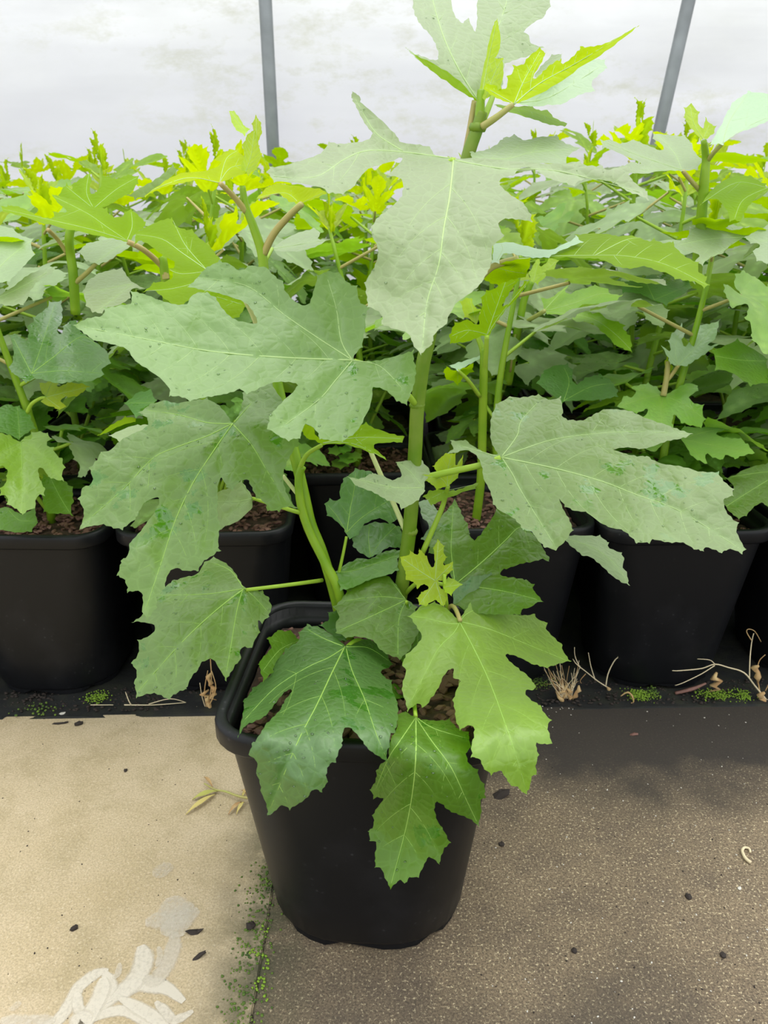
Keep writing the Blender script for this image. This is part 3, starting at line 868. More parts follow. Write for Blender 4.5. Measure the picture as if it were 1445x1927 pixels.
# the plastic wall of the tunnel and its steel posts
WY = 3.45
vs = []; fs = []; gx, gz = 130, 60
for j in range(gz + 1):
    for i in range(gx + 1):
        x = -5 + 10 * i / gx; z = 0.0 + 3.0 * j / gz
        y = WY + x * math.tan(ROWROT) + .025 * noise.noise(Vector((x * .9, z * 2.6, 4))) + .010 * noise.noise(Vector((x * 2.5, z * 7, 9)))
        y += -.035 * math.exp(-((z - 1.19 - .02 * math.sin(x * 2)) / .012) ** 2) * .4 - .25 * max(0, z - 1.5) ** 2
        vs.append((x, y, z))
for j in range(gz):
    for i in range(gx):
        a = j * (gx + 1) + i; fs.append((a, a + 1, a + gx + 2, a + gx + 1))
wb = link('wall_back', mesh('wall_back', vs, fs, M['film'])); wb['kind'] = 'structure'
for k, (pa, pb, lab) in enumerate((((512, 245), (499, 0), 'galvanised steel tunnel post behind the crop, left of the tall shoot'),
                                   ((1243, 235), (1296, 0), 'galvanised steel tunnel post leaning right behind the crop at right'))):
    a = P(*pa, WY - .10 + .0); b = P(*pb, WY - .12)
    dr = (b - a) / (b.z - a.z)
    p0 = a - dr * a.z; p1 = a + dr * (2.1 - a.z)
    mb = MB(); mb.tube([Vector((0, 0, 0)), p1 * .5 - p0 * .5, p1 - p0], .024, 16)
    o = mb.build('tunnel_post', M['steel'], None, p0); o['label'] = lab; o['category'] = 'post'
    mb = MB(); mb.tube([Vector((0, 0, 0)), Vector((0, 0, .05))], .031, 16); mb.tube([Vector((.0, 0, .02)), Vector((0, .06, .02))], .006, 8)
    mb.build('post_clamp', M['steel'], o, dr * 1.55)

# ------------------------------------------------------------------ plants
def generic_plant(x, y, height, label, group=None, seed=0, nleaf=14, front=False, minh=.36, chips=True, side=2, lo=0.0):
    rnd = random.Random(seed)
    base = rowpt(x, y); base.z = 0.004
    pl = empty('potted_fig', base, label, 'plant', group)
    put_pot(pl, 'stuff' if chips else None, ROWROT + rnd.uniform(-.06, .06))
    lean = Vector((rnd.uniform(-.05, .05), rnd.uniform(-.04, .05), 0))
    def sp_(t): return Vector((lean.x * t * t + .012 * math.sin(t * 5 + seed), lean.y * t * t, .26 + (height - .26) * t))
    mb = MB(); mb.tube([sp_(k / 10) for k in range(11)], [.0075, .0065, .005, .003], 7)
    mb.build('stem', M['stem'], pl)
    az = rnd.uniform(0, 6.28)
    for k in range(nleaf):
        t = lo + (0.98 - lo) * (k + .5) / nleaf
        t = t ** .8
        az += 2.4 + rnd.uniform(-.35, .35)
        a = sp_(t)
        young = t > .86
        plen = (.035 if young else rnd.uniform(.06, .11)) * (1 - .3 * (t < .25))
        up = rnd.uniform(.5, 1.0) if young else rnd.uniform(.15, .6)
        dirv = Vector((math.cos(az), math.sin(az), up)).normalized()
        b = a + dirv * plen
        size = rnd.uniform(.09, .13) if young else rnd.uniform(.145, .205) * (.8 if t < .3 else 1)
        if front and (base.y + b.y + math.sin(az) * size * .85) < y - .17: continue
        if young: mt = rnd.choice(['yellow', 'lime', 'yellow'])
        elif t > .7: mt = rnd.choice(['lime', 'pale', 'pale', 'pale', 'bright'])
        elif t > .4: mt = rnd.choice(['pale', 'pale', 'pale', 'pale', 'pale', 'green', 'mid'])  # mostly pale: bright haze over the upper crop put into leaf colour
        else: mt = rnd.choice(['green', 'mid', 'bright', 'pale', 'mid'])
        pit = rnd.uniform(.2, .8) if young else rnd.uniform(-.45, .25)
        put_petiole(a, b, .0021 if young else .0026, 'petiolered' if t > .6 and rnd.random() < .6 else 'petiole', pl)
        put_leaf(mt, b, az - math.pi / 2, pit, rnd.uniform(-.35, .35), size, pl, rnd)
    for k in range(2):
        a = sp_(1.0); az2 = rnd.uniform(0, 6.28)
        put_leaf('bud', a, az2, rnd.uniform(1.0, 1.35), 0, rnd.uniform(.05, .085), pl, rnd)
    for s in range(side):  # low side shoots
        az3 = rnd.uniform(0, 6.28); h0 = sp_(rnd.uniform(.02, .15))
        top = h0 + Vector((math.cos(az3) * .07, math.sin(az3) * .07, rnd.uniform(.08, .2)))
        put_petiole(h0, top, .003, 'petiole', pl)
        for q in range(4):
            a4 = az3 + q * 2.0; b = h0.lerp(top, .5 + q * .16)
            size = rnd.uniform(.07, .12)
            if front and base.y + b.y + math.sin(a4) * size < y - .15: continue
            put_leaf(rnd.choice(['green', 'bright', 'green', 'lime']), b, a4 - math.pi / 2, rnd.uniform(-.4, .5), rnd.uniform(-.3, .3), size, pl, rnd)
    return pl

PLY = {}
ROW1 = 1.117 + PW / 2
cols = {'far_left': -.855, 'left': -.565, 'midleft': -.285, 'right': .200, 'farright': .470, 'edge': .755}
PLY['L0'] = generic_plant(-.855, ROW1, .76, 'potted fig at the left end of the front row, its leaves at the left edge', seed=31, front=True)
PLY['L1'] = generic_plant(-.560, ROW1, .71, 'potted fig in the black pot cut by the left edge, front row', seed=32, front=True, nleaf=12)
PLY['L2'] = generic_plant(-.283, ROW1 + .002, .70, 'potted fig in the black pot just left of the central pot, front row', seed=33, front=True, nleaf=10)
PLY['R1'] = generic_plant(.193, ROW1 + .004, .70, 'potted fig in the half-hidden black pot just right of the central plant, front row', seed=34, front=True, nleaf=6, side=0, lo=.25)
PLY['R2'] = generic_plant(.468, ROW1 - .012, .74, 'potted fig in the large black pot in full view at right, front row', seed=35, front=True, nleaf=11, side=2)
PLY['R3'] = generic_plant(.760, ROW1, .84, 'potted fig in the front row cut by the right edge', seed=36, front=True)
PLY['G'] = generic_plant(-.048, ROW1 + .282, .72, 'potted fig seen through the gap directly behind the central plant, second row', seed=37, nleaf=9)
rnd = random.Random(99)
nb = 0
for row in range(1, 7):
    y = ROW1 + .282 * row
    halfw = (y + .35) * .52 + .25
    x = -.048 - .288 * int(halfw / .288)
    while x < halfw:
        if not (row == 1 and abs(x + .048) < .1):
            reg = 'left of the left post' if x < -.45 - .02 * row else ('right of the right post' if x > .5 + .11 * row else 'between the two posts')
            if row == 1:
                kx = round((x + .048) / .288)
                lab = {-4: 'second-row fig plant at the far left edge of the crop', -3: 'second-row fig plant behind the plant cut by the left edge', -2: 'second-row fig plant behind the pot cut by the left edge',
                       -1: 'second-row fig plant behind the pot just left of the central one', 1: 'second-row fig plant behind the half-hidden pot right of the central one',
                       2: 'second-row fig plant behind the large black pot in full view', 3: 'second-row fig plant behind the plant cut by the right edge', 4: 'second-row fig plant at the far right edge of the crop'}.get(kx, 'second-row fig plant just outside the view')
                grp = 'figs in the second row'
            else:
                band = 'middle rows' if row <= 3 else 'farthest rows'
                lab = 'leafy fig plant in the ' + band + ' of the crop, ' + reg; grp = 'figs in the ' + band + ', ' + reg
            hgt = rnd.uniform(.70, .80) + (.018 * row) + (.05 if x > .4 else 0)
            generic_plant(x + rnd.uniform(-.03, .03), y + rnd.uniform(-.03, .03), hgt, lab, grp, seed=200 + nb,
                          nleaf=16, chips=row < 2, side=2, lo=0)
            nb += 1
        x += .288

# ------------------------------------------------------------------ the central potted fig
CX = P(690, 1391, .62).x
center = Vector((-.017, .756, 0.0))
FIG = empty('potted_fig_tree', center, 'tall central fig plant in a black pot on the slabs, in front of the crop', 'plant')
put_pot(FIG, 'parts', math.radians(-3.5), 4)
for ch in FIG.children:
    if ch.name.startswith('pot'): ch.scale = (1.06, 1.05, 1.0)
def T(plant, pts, rad, mat, name='petiole', sides=8):
    return tube_obj(name, [P(*p) for p in pts], rad, M[mat], plant, sides)
# stems
T(FIG, [(738, 1215, .865), (752, 1130, .868), (765, 1040, .868), (772, 980, .868), (778, 900, .866), (782, 830, .866), (785, 770, .864), (795, 690, .862), (806, 640, .862), (825, 540, .862), (850, 420, .862), (880, 295, .862), (897, 245, .862), (907, 210, .862)],
  [.0085, .0085, .0082, .008, .0078, .0075, .0066, .0056], 'stemlow', 'stem', 12)
T(FIG, [(650, 1215, .852), (638, 1150, .862), (622, 1090, .865), (603, 1030, .868), (585, 985, .87), (572, 930, .872), (558, 870, .875), (548, 830, .88), (530, 760, .885), (515, 690, .89), (500, 600, .90), (495, 490, .905), (478, 430, .905), (463, 390, .905), (456, 350, .905)],
  [.0078, .0066, .0060, .0062, .0064, .0062, .0055, .0045, .003], 'stem', 'stem', 10)
T(FIG, [(660, 1210, .846), (636, 1110, .850), (612, 1060, .855), (582, 1000, .858), (566, 950, .860), (562, 900, .862), (569, 878, .862)], [.0062, .0050, .0045], 'stem', 'stem', 10)
# nodes (swollen rings) on the main stem
mb = MB()
for (px, py, d) in ((785, 762, .864), (772, 1000, .868), (899, 240, .862)):
    c = P(px, py, d) - center
    mb.tube([c + Vector((0, 0, -.004)), c, c + Vector((0, 0, .004))], [.0074, .0092, .0074], 10)
mb.build('stem_node', M['stemlow'], FIG)
# top shoot
T(FIG, [(902, 225, .862), (904, 195, .862), (905, 170, .865)], [.0052, .0035], 'stem', 'stem')
T(FIG, [(875, 295, .868), (884, 245, .868), (893, 190, .872)], [.0036, .0028], 'petiolered')
T(FIG, [(908, 238, .855), (935, 220, .845), (966, 196, .84)], [.0038, .0026], 'petiolered')
T(FIG, [(909, 225, .862), (920, 200, .875), (928, 180, .885)], [.0036, .0026], 'petiole')
# other petioles of the central plant
T(FIG, [(606, 1092, .862), (540, 1101, .82), (463, 1110, .795)], [.0026, .0021], 'petiole')
T(FIG, [(783, 762, .862), (730, 705, .80), (668, 680, .745)], [.0036, .0026], 'petiole')
T(FIG, [(549, 835, .875), (510, 800, .84), (442, 795, .80)], [.0032, .0026], 'petiole')
T(FIG, [(566, 965, .862), (548, 960, .85), (500, 945, .86), (476, 938, .875)], [.0028, .0020], 'petiole')
T(FIG, [(532, 895, .87), (548, 915, .87), (566, 938, .865)], [.0024, .0026], 'petiolepale')
T(FIG, [(565, 880, .862), (578, 855, .855), (605, 838, .845)], [.0030, .0022], 'petiole')
T(FIG, [(763, 1000, .868), (735, 935, .88), (706, 870, .89), (685, 820, .895)], [.0032, .0026], 'petiolepale')
T(FIG, [(780, 905, .866), (815, 895, .86), (860, 885, .85), (905, 875, .845), (942, 862, .845)], [.0042, .0036], 'petiole')
T(FIG, [(636, 1085, .862), (645, 1045, .86), (652, 1010, .86)], [.0020, .0016], 'petiole')
T(FIG, [(700, 1215, .845), (672, 1205, .79), (650, 1220, .765)], [.0028, .0022], 'petiole')
T(FIG, [(800, 1195, .84), (822, 1170, .82), (850, 1140, .80), (866, 1168, .765)], [.0028, .0024], 'petiolered')
T(FIG, [(780, 1250, .84), (778, 1300, .72), (782, 1348, .645)], [.0026, .0020], 'petiole')
T(FIG, [(850, 420, .862), (800, 340, .84), (853, 302, .80)], [.0040, .0030], 'petiole')
T(FIG, [(826, 535, .862), (880, 540, .86), (905, 520, .86), (930, 500, .86), (975, 487, .85)], [.0042, .0034], 'petiolered')
T(FIG, [(752, 1130, .868), (765, 1145, .84), (765, 1132, .82)], [.0024, .0018], 'petiole')
T(FIG, [(760, 1120, .868), (790, 1095, .845), (835, 1100, .83), (865, 1105, .84)], [.0028, .0022], 'petiole')
T(FIG, [(495, 480, .905), (515, 440, .90), (545, 405, .89), (568, 384, .88)], [.0042, .0032], 'petiolered')
T(FIG, [(463, 398, .905), (440, 370, .895), (414, 345, .88)], [.0036, .0026], 'petiolered')
T(FIG, [(484, 612, .90), (475, 590, .89), (462, 565, .88)], [.0036, .0030], 'petiolepale')
T(FIG, [(820, 1230, .84), (845, 1195, .82), (838, 1120, .80), (836, 1080, .80)], [.0030, .0020], 'petiole')
T(FIG, [(740, 1280, .80), (800, 1288, .76), (865, 1284, .75)], [.0018, .0014], 'petiole')

# big upper-left leaf
traced_leaf(FIG, 8, 'palewet', [(20, 285), (75, 256), (135, 245), (145, 215), (200, 205), (250, 195), (252, 147), (300, 156), (370, 184), (430, 200), (478, 198), (492, 170), (520, 152), (560, 152), (592, 172), (640, 238), (688, 266), (762, 277), (752, 240), (712, 192), (640, 166), (580, 148), (525, 138), (484, 128), (520, 92), (560, 50), (610, 25), (650, 35), (690, 62), (738, 42), (800, 50), (838, 88), (868, 108), (880, 150), (920, 190), (968, 202), (990, 150), (1010, 82), (1050, 66), (1095, 72), (1130, 110), (1168, 128), (1178, 185), (1216, 212), (1203, 260), (1200, 310), (1188, 372), (1162, 402), (1155, 425), (1200, 430), (1262, 425), (1340, 405), (1396, 388), (1400, 430), (1408, 460), (1404, 505), (1388, 560), (1368, 606), (1330, 592), (1290, 552), (1235, 538), (1226, 600), (1190, 680), (1160, 722), (1110, 755), (1060, 752), (1018, 745), (1000, 710), (960, 686), (935, 742), (890, 752), (850, 733), (805, 702), (815, 650), (860, 600), (918, 545), (920, 520), (860, 514), (820, 520), (762, 546), (720, 562), (692, 545), (640, 562), (590, 572), (540, 580), (490, 592), (470, 580), (410, 570), (400, 530), (330, 470), (270, 430), (235, 382), (170, 360), (100, 345), (50, 310)],
    [(1150, 427, .745), (20, 285, .70), (600, 30, .80), (1090, 75, .80), (1400, 440, .745), (1080, 750, .655), (500, 590, .665), (600, 350, .738)], (1150, 427),
    [[(1150, 427), (850, 415), (570, 390), (330, 345), (60, 292)], [(1150, 427), (1000, 330), (870, 240), (720, 125), (520, 92)], [(1150, 427), (1105, 350), (1085, 220), (1050, 100)], [(1150, 427), (1080, 510), (1010, 590), (860, 700)], [(1150, 427), (1260, 450), (1350, 540)]], drops=70)
# left middle leaf
traced_leaf(FIG, 8, 'mid', [(672, 676), (692, 640), (706, 590), (705, 560), (740, 535), (820, 520), (870, 600), (925, 700), (932, 770), (910, 792), (885, 840), (868, 900), (882, 960), (905, 1008), (932, 1030), (880, 1022), (850, 1040), (806, 1036), (790, 1002), (760, 985), (742, 945), (722, 912), (690, 920), (662, 956), (640, 940), (618, 905), (603, 940), (603, 1000), (602, 1055), (614, 1100), (605, 1165), (610, 1198), (580, 1222), (550, 1240), (522, 1280), (470, 1282), (430, 1270), (400, 1298), (388, 1350), (358, 1390), (355, 1430), (318, 1480), (296, 1446), (300, 1400), (290, 1366), (240, 1366), (226, 1320), (196, 1300), (212, 1240), (240, 1215), (246, 1170), (290, 1120), (320, 1080), (364, 1012), (358, 984), (312, 1000), (290, 1030), (268, 1072), (215, 1112), (180, 1108), (140, 1095), (90, 1100), (45, 1112), (60, 1045), (40, 990), (55, 945), (95, 920), (85, 865), (112, 830), (130, 800), (170, 790), (205, 755), (240, 735), (310, 700), (320, 668), (285, 640), (330, 605), (385, 590), (440, 600), (500, 590), (560, 583), (610, 612), (642, 650), (658, 678)],
    [(665, 683, .79), (45, 1100, .72), (300, 1450, .655), (540, 590, .83), (740, 540, .83), (900, 1020, .74), (360, 830, .775), (480, 1050, .735)], (665, 683),
    [[(665, 683), (590, 790), (500, 930), (430, 1080), (380, 1230), (310, 1440)], [(665, 683), (560, 735), (450, 775), (340, 825), (220, 950), (70, 1080)], [(668, 690), (740, 770), (800, 870), (880, 1000)], [(660, 685), (560, 680), (450, 650), (320, 630)], [(670, 680), (740, 600)]], drops=60)
# lower left leaf
traced_leaf(FIG, 13, 'mid', [(925, 912), (985, 925), (1010, 950), (1022, 985), (1010, 1020), (985, 1045), (970, 1035), (975, 1080), (945, 1135), (905, 1140), (905, 1180), (880, 1210), (850, 1260), (815, 1200), (800, 1180), (760, 1190), (745, 1220), (725, 1240), (700, 1290), (660, 1310), (635, 1330), (580, 1310), (515, 1322), (505, 1270), (515, 1230), (495, 1195), (520, 1160), (522, 1110), (575, 1082), (580, 1052), (530, 1040), (500, 1040), (540, 1010), (590, 950), (600, 925), (650, 885), (700, 870), (740, 860), (770, 815), (805, 797), (850, 820), (880, 850), (900, 882)],
    [(918, 915, .795), (515, 1320, .70), (500, 1040, .77), (805, 800, .86), (1015, 985, .80), (850, 1260, .70)], (918, 915),
    [[(918, 915), (820, 990), (690, 1110), (520, 1300)], [(915, 915), (780, 935), (600, 940)], [(912, 920), (890, 1000), (870, 1120), (850, 1235)], [(920, 915), (960, 950), (1005, 1000)], [(915, 912), (870, 850), (810, 820)]], drops=40)
# top centre leaf
traced_leaf(FIG, 0, 'pale', [(850, 298), (895, 297), (930, 299), (999, 306), (1044, 308), (1093, 304), (1099, 310), (1134, 313), (1141, 320), (1173, 312), (1186, 315), (1184, 328), (1192, 341), (1217, 360), (1220, 376), (1199, 366), (1180, 360), (1154, 344), (1134, 339), (1109, 336), (1089, 341), (1080, 350), (1060, 344), (1028, 334), (1012, 322), (990, 314), (974, 320), (969, 329), (943, 337), (941, 348), (962, 367), (984, 382), (999, 404), (1001, 417), (977, 413), (951, 412), (938, 421), (947, 445), (927, 464), (925, 490), (919, 509), (906, 531), (887, 550), (857, 572), (839, 610), (818, 628), (813, 647), (792, 666), (779, 651), (768, 628), (742, 619), (719, 610), (717, 591), (693, 576), (689, 554), (687, 531), (700, 509), (710, 486), (710, 464), (700, 445), (699, 427), (712, 408), (727, 397), (749, 378), (758, 359), (755, 337), (727, 329), (742, 318), (757, 297), (719, 309), (693, 318), (678, 333), (665, 352), (644, 365), (618, 363), (603, 352), (555, 344), (516, 341), (502, 324), (508, 315), (536, 311), (573, 300), (603, 288), (620, 268), (648, 270), (689, 264), (700, 251), (686, 232), (671, 202), (661, 184), (663, 172), (676, 180), (682, 195), (712, 221), (742, 251), (757, 268), (790, 272), (809, 277), (820, 292)],
    [(853, 300, .80), (510, 328, .73), (618, 355, .70), (620, 270, .80), (663, 175, .86), (790, 275, .84), (792, 664, .60), (690, 540, .665), (925, 490, .68), (1000, 410, .71), (1218, 370, .72), (1093, 306, .78), (840, 450, .69)], (853, 300),
    [[(853, 302), (846, 370), (835, 430), (825, 500), (803, 570), (795, 655)], [(850, 298), (757, 286), (690, 284), (648, 300), (592, 333), (515, 332)], [(857, 302), (950, 318), (1050, 322), (1205, 362)], [(757, 284), (712, 255), (690, 225), (668, 185)]], drops=25)
traced_leaf(FIG, 10, 'pale', [(590, 690), (650, 682), (700, 660), (740, 625), (790, 612), (840, 635), (900, 620), (980, 615), (1010, 642), (1085, 672), (1035, 705), (1020, 742), (880, 742), (740, 738), (600, 725)],
    [(600, 700, .83), (790, 612, .93), (1080, 670, .90), (880, 742, .82)], (605, 715), [[(605, 715), (750, 720), (870, 690), (1060, 675)]], vgap=40)
# right large leaf
traced_leaf(FIG, 11, 'palewet', [(240, 385), (215, 340), (205, 290), (210, 210), (235, 150), (300, 115), (345, 120), (430, 108), (490, 130), (535, 118), (545, 170), (545, 210), (580, 225), (640, 225), (690, 200), (740, 175), (800, 175), (870, 185), (930, 215), (1010, 240), (1080, 265), (1152, 290), (1110, 310), (1050, 320), (990, 340), (920, 360), (850, 353), (785, 362), (830, 380), (880, 392), (940, 395), (1010, 430), (1090, 440), (1180, 465), (1275, 472), (1290, 500), (1345, 552), (1340, 580), (1300, 600), (1310, 650), (1366, 710), (1360, 750), (1400, 832), (1385, 850), (1330, 830), (1290, 846), (1215, 820), (1205, 838), (1160, 830), (1110, 800), (1040, 800), (975, 785), (950, 800), (890, 800), (850, 760), (820, 740), (770, 730), (720, 705), (660, 660), (640, 655), (600, 650), (555, 628), (528, 592), (545, 640), (580, 700), (590, 740), (560, 790), (510, 834), (460, 820), (430, 790), (400, 750), (360, 740), (330, 700), (290, 670), (250, 650), (220, 620), (205, 560), (175, 500), (165, 440), (140, 392), (90, 365), (40, 380), (5, 380), (30, 360), (20, 322), (90, 320), (130, 350), (190, 380)],
    [(255, 400, .845), (1390, 840, .72), (430, 110, .94), (1150, 290, .87), (510, 830, .74), (20, 350, .86), (700, 500, .82), (1000, 780, .735)], (255, 400),
    [[(255, 400), (500, 450), (720, 510), (890, 575), (1100, 655), (1385, 835)], [(258, 400), (450, 330), (600, 300), (850, 280), (1130, 290)], [(260, 395), (330, 300), (350, 230), (430, 140)], [(262, 405), (310, 480), (340, 540), (400, 640), (505, 810)], [(250, 400), (170, 375), (60, 345)]], drops=45)
traced_leaf(FIG, 11, 'pale', [(545, 775), (600, 765), (720, 770), (762, 800), (755, 820), (820, 850), (835, 882), (825, 910), (845, 940), (855, 997), (820, 985), (770, 950), (730, 910), (680, 870), (640, 860), (590, 822)],
    [(545, 775, .84), (720, 770, .87), (855, 995, .80)], (550, 775), [[(550, 778), (680, 820), (780, 890), (850, 985)]])
# dark leaf right of the stem
traced_leaf(FIG, 1, 'green', [(265, 300), (300, 260), (310, 200), (330, 150), (385, 90), (425, 35), (455, 90), (480, 150), (508, 190), (520, 260), (548, 290), (600, 240), (650, 170), (695, 90), (760, 115), (820, 165), (900, 235), (955, 280), (1000, 370), (1025, 400), (1025, 432), (985, 412), (940, 425), (860, 440), (780, 465), (730, 482), (712, 505), (735, 522), (800, 530), (880, 545), (925, 575), (925, 610), (960, 650), (982, 682), (935, 695), (920, 715), (850, 735), (845, 765), (790, 765), (700, 765), (600, 760), (500, 740), (430, 700), (430, 620), (420, 560), (380, 480), (330, 400), (262, 370)],
    [(430, 575, .825), (425, 40, .93), (690, 100, .91), (1020, 410, .86), (975, 680, .80), (600, 760, .79)], (440, 565),
    [[(440, 565), (600, 430), (740, 300), (840, 210), (930, 260)], [(425, 560), (405, 400), (402, 300), (415, 80)], [(445, 575), (600, 595), (760, 622), (950, 670)]], drops=15)
# bright leaf at lower right
traced_leaf(FIG, 1, 'bright', [(455, 800), (490, 740), (545, 650), (610, 628), (665, 618), (700, 650), (757, 640), (745, 700), (738, 748), (800, 765), (870, 770), (937, 762), (945, 790), (1015, 820), (1005, 855), (1050, 905), (1112, 962), (1108, 988), (1157, 1060), (1090, 1078), (1010, 1102), (930, 1085), (860, 1050), (800, 1025), (755, 1018), (752, 1038), (800, 1085), (860, 1130), (920, 1190), (940, 1228), (925, 1245), (870, 1250), (900, 1300), (970, 1345), (990, 1385), (1037, 1440), (1015, 1475), (1042, 1587), (985, 1590), (940, 1585), (957, 1660), (940, 1730), (945, 1780), (915, 1795), (905, 1850), (882, 1907), (850, 1895), (835, 1870), (780, 1850), (745, 1800), (715, 1758), (655, 1782), (610, 1745), (580, 1685), (533, 1670), (530, 1600), (547, 1530), (540, 1475), (500, 1475), (460, 1497), (435, 1450), (425, 1380), (413, 1310), (430, 1260), (457, 1190), (415, 1165), (415, 1108), (385, 1120), (345, 1170), (330, 1215), (290, 1280), (270, 1300), (250, 1340), (215, 1357), (205, 1333), (165, 1345), (125, 1380), (105, 1300), (90, 1250), (95, 1190), (115, 1130), (90, 1080), (115, 1020), (170, 975), (215, 910), (205, 880), (180, 840), (135, 775), (185, 735), (220, 700), (300, 688), (370, 725), (440, 790)],
    [(455, 812, .765), (880, 1905, .555), (1155, 1060, .785), (665, 620, .84), (125, 1378, .655), (140, 775, .77), (1035, 1500, .59), (540, 1490, .575), (760, 1480, .578), (620, 1250, .66)], (455, 812),
    [[(455, 812), (540, 970), (640, 1180), (720, 1390), (800, 1620), (878, 1880)], [(455, 815), (420, 880), (330, 970), (260, 1090), (140, 1330)], [(450, 825), (370, 820), (250, 790), (150, 775)], [(460, 810), (650, 860), (850, 940), (1130, 1055)], [(465, 800), (520, 750), (740, 660)]], vgap=60)
# lower left-of-centre leaf
traced_leaf(FIG, 2, 'bluegreen', [(632, 188), (660, 180), (700, 165), (760, 150), (820, 185), (860, 230), (888, 290), (860, 315), (830, 320), (840, 350), (885, 380), (895, 440), (915, 490), (922, 540), (918, 600), (905, 660), (880, 670), (875, 740), (860, 765), (862, 818), (810, 785), (760, 750), (730, 710), (690, 660), (650, 630), (622, 655), (618, 730), (600, 760), (580, 822), (550, 830), (533, 880), (537, 930), (505, 982), (460, 970), (430, 1010), (385, 1045), (330, 1077), (290, 1055), (250, 1090), (214, 1112), (205, 1050), (180, 990), (170, 930), (150, 880), (155, 820), (110, 780), (130, 720), (165, 680), (200, 620), (240, 580), (285, 530), (303, 490), (345, 436), (322, 428), (285, 463), (250, 508), (218, 550), (185, 580), (140, 600), (90, 625), (54, 682), (70, 600), (85, 520), (78, 490), (115, 450), (130, 420), (190, 380), (240, 330), (233, 280), (290, 240), (310, 205), (380, 165), (385, 115), (430, 73), (500, 90), (560, 130), (612, 168)],
    [(632, 195, .762), (214, 1110, .548), (55, 680, .585), (430, 75, .80), (885, 290, .755), (862, 815, .565), (650, 632, .570), (450, 690, .562), (330, 700, .562), (180, 640, .570), (860, 700, .570), (310, 460, .645), (130, 450, .69)], (632, 195),
    [[(632, 195), (560, 340), (480, 510), (370, 725), (225, 1080)], [(640, 205), (670, 320), (740, 480), (800, 660), (855, 790)], [(628, 200), (540, 255), (430, 305), (250, 420), (80, 600)], [(620, 190), (520, 150), (430, 100)], [(640, 195), (760, 200), (870, 270)]], drops=70, vgap=60)
# bottom centre leaf
traced_leaf(FIG, 2, 'green', [(1018, 577), (1060, 590), (1130, 595), (1200, 590), (1250, 640), (1305, 660), (1317, 740), (1293, 775), (1310, 830), (1355, 865), (1365, 910), (1392, 945), (1397, 1015), (1370, 1030), (1375, 1090), (1358, 1167), (1310, 1130), (1250, 1105), (1200, 1085), (1160, 1050), (1128, 1038), (1120, 1080), (1135, 1140), (1170, 1190), (1202, 1260), (1170, 1300), (1145, 1372), (1090, 1338), (1060, 1390), (1030, 1447), (985, 1450), (960, 1482), (930, 1463), (880, 1507), (850, 1450), (835, 1405), (800, 1390), (795, 1330), (805, 1265), (770, 1245), (763, 1200), (790, 1160), (785, 1110), (800, 1080), (842, 1018), (790, 1017), (773, 970), (800, 920), (805, 870), (830, 830), (870, 800), (870, 740), (890, 680), (915, 640), (918, 560), (960, 548)],
    [(1018, 577, .645), (1018, 690, .575), (1290, 740, .578), (900, 690, .574), (880, 1500, .540), (1358, 1160, .560), (780, 970, .60), (1280, 655, .615), (920, 560, .64)], (1018, 577),
    [[(1018, 580), (1018, 800), (1000, 990), (960, 1200), (885, 1480)], [(1022, 585), (1100, 700), (1210, 850), (1290, 1020), (1352, 1150)], [(1014, 585), (930, 710), (870, 800), (800, 970)], [(1022, 580), (1120, 640), (1290, 690)]], drops=30, vgap=60)
# cluster round the stems
traced_leaf(FIG, 12, 'green', [(475, 893), (455, 865), (420, 810), (380, 765), (320, 752), (240, 783), (150, 808), (145, 860), (85, 930), (110, 985), (90, 1020), (95, 1070), (150, 1097), (210, 1093), (290, 1110), (330, 1160), (380, 1192), (440, 1212), (490, 1172), (520, 1110), (547, 1060), (540, 1010), (520, 975), (532, 932), (500, 905)],
    [(475, 893, .83), (85, 930, .82), (320, 755, .86), (440, 1210, .735), (100, 1070, .775)], (475, 893),
    [[(475, 893), (300, 975), (110, 1060)], [(470, 890), (330, 875), (130, 900)], [(475, 897), (435, 1000), (430, 1190)], [(470, 888), (400, 800)]], drops=20)
traced_leaf(FIG, 12, 'bluegreen', [(150, 535), (130, 500), (90, 460), (45, 430), (33, 370), (60, 345), (110, 350), (115, 290), (135, 235), (200, 183), (270, 190), (320, 215), (370, 290), (420, 380), (430, 450), (390, 480), (330, 450), (250, 480), (210, 540), (165, 562)],
    [(152, 525, .862), (35, 370, .87), (250, 190, .91), (420, 440, .90)], (152, 525), [[(152, 525), (170, 400), (190, 300), (200, 200)], [(152, 525), (240, 440), (400, 340)], [(150, 525), (100, 440), (50, 380)]], vgap=40)
traced_leaf(FIG, 12, 'pale', [(158, 222), (215, 235), (290, 205), (340, 215), (400, 240), (450, 215), (440, 185), (420, 145), (490, 133), (560, 138), (600, 180), (607, 210), (577, 250), (575, 300), (540, 350), (490, 380), (450, 397), (420, 360), (370, 350), (320, 320), (250, 290), (200, 270)],
    [(565, 282, .835), (160, 225, .80), (500, 135, .86), (460, 395, .79)], (565, 282), [[(565, 282), (400, 280), (180, 228)], [(565, 280), (500, 200), (440, 150)]], drops=6, vgap=36)
traced_leaf(FIG, 12, 'bluegreen', [(183, 560), (185, 600), (215, 630), (275, 662), (330, 640), (370, 610), (440, 608), (455, 560), (445, 500), (400, 478), (300, 470), (220, 495)],
    [(280, 655, .87), (185, 560, .875), (445, 500, .90)], (280, 655), [[(280, 655), (270, 560), (275, 490)], [(280, 655), (340, 570), (420, 490)]], vgap=36)
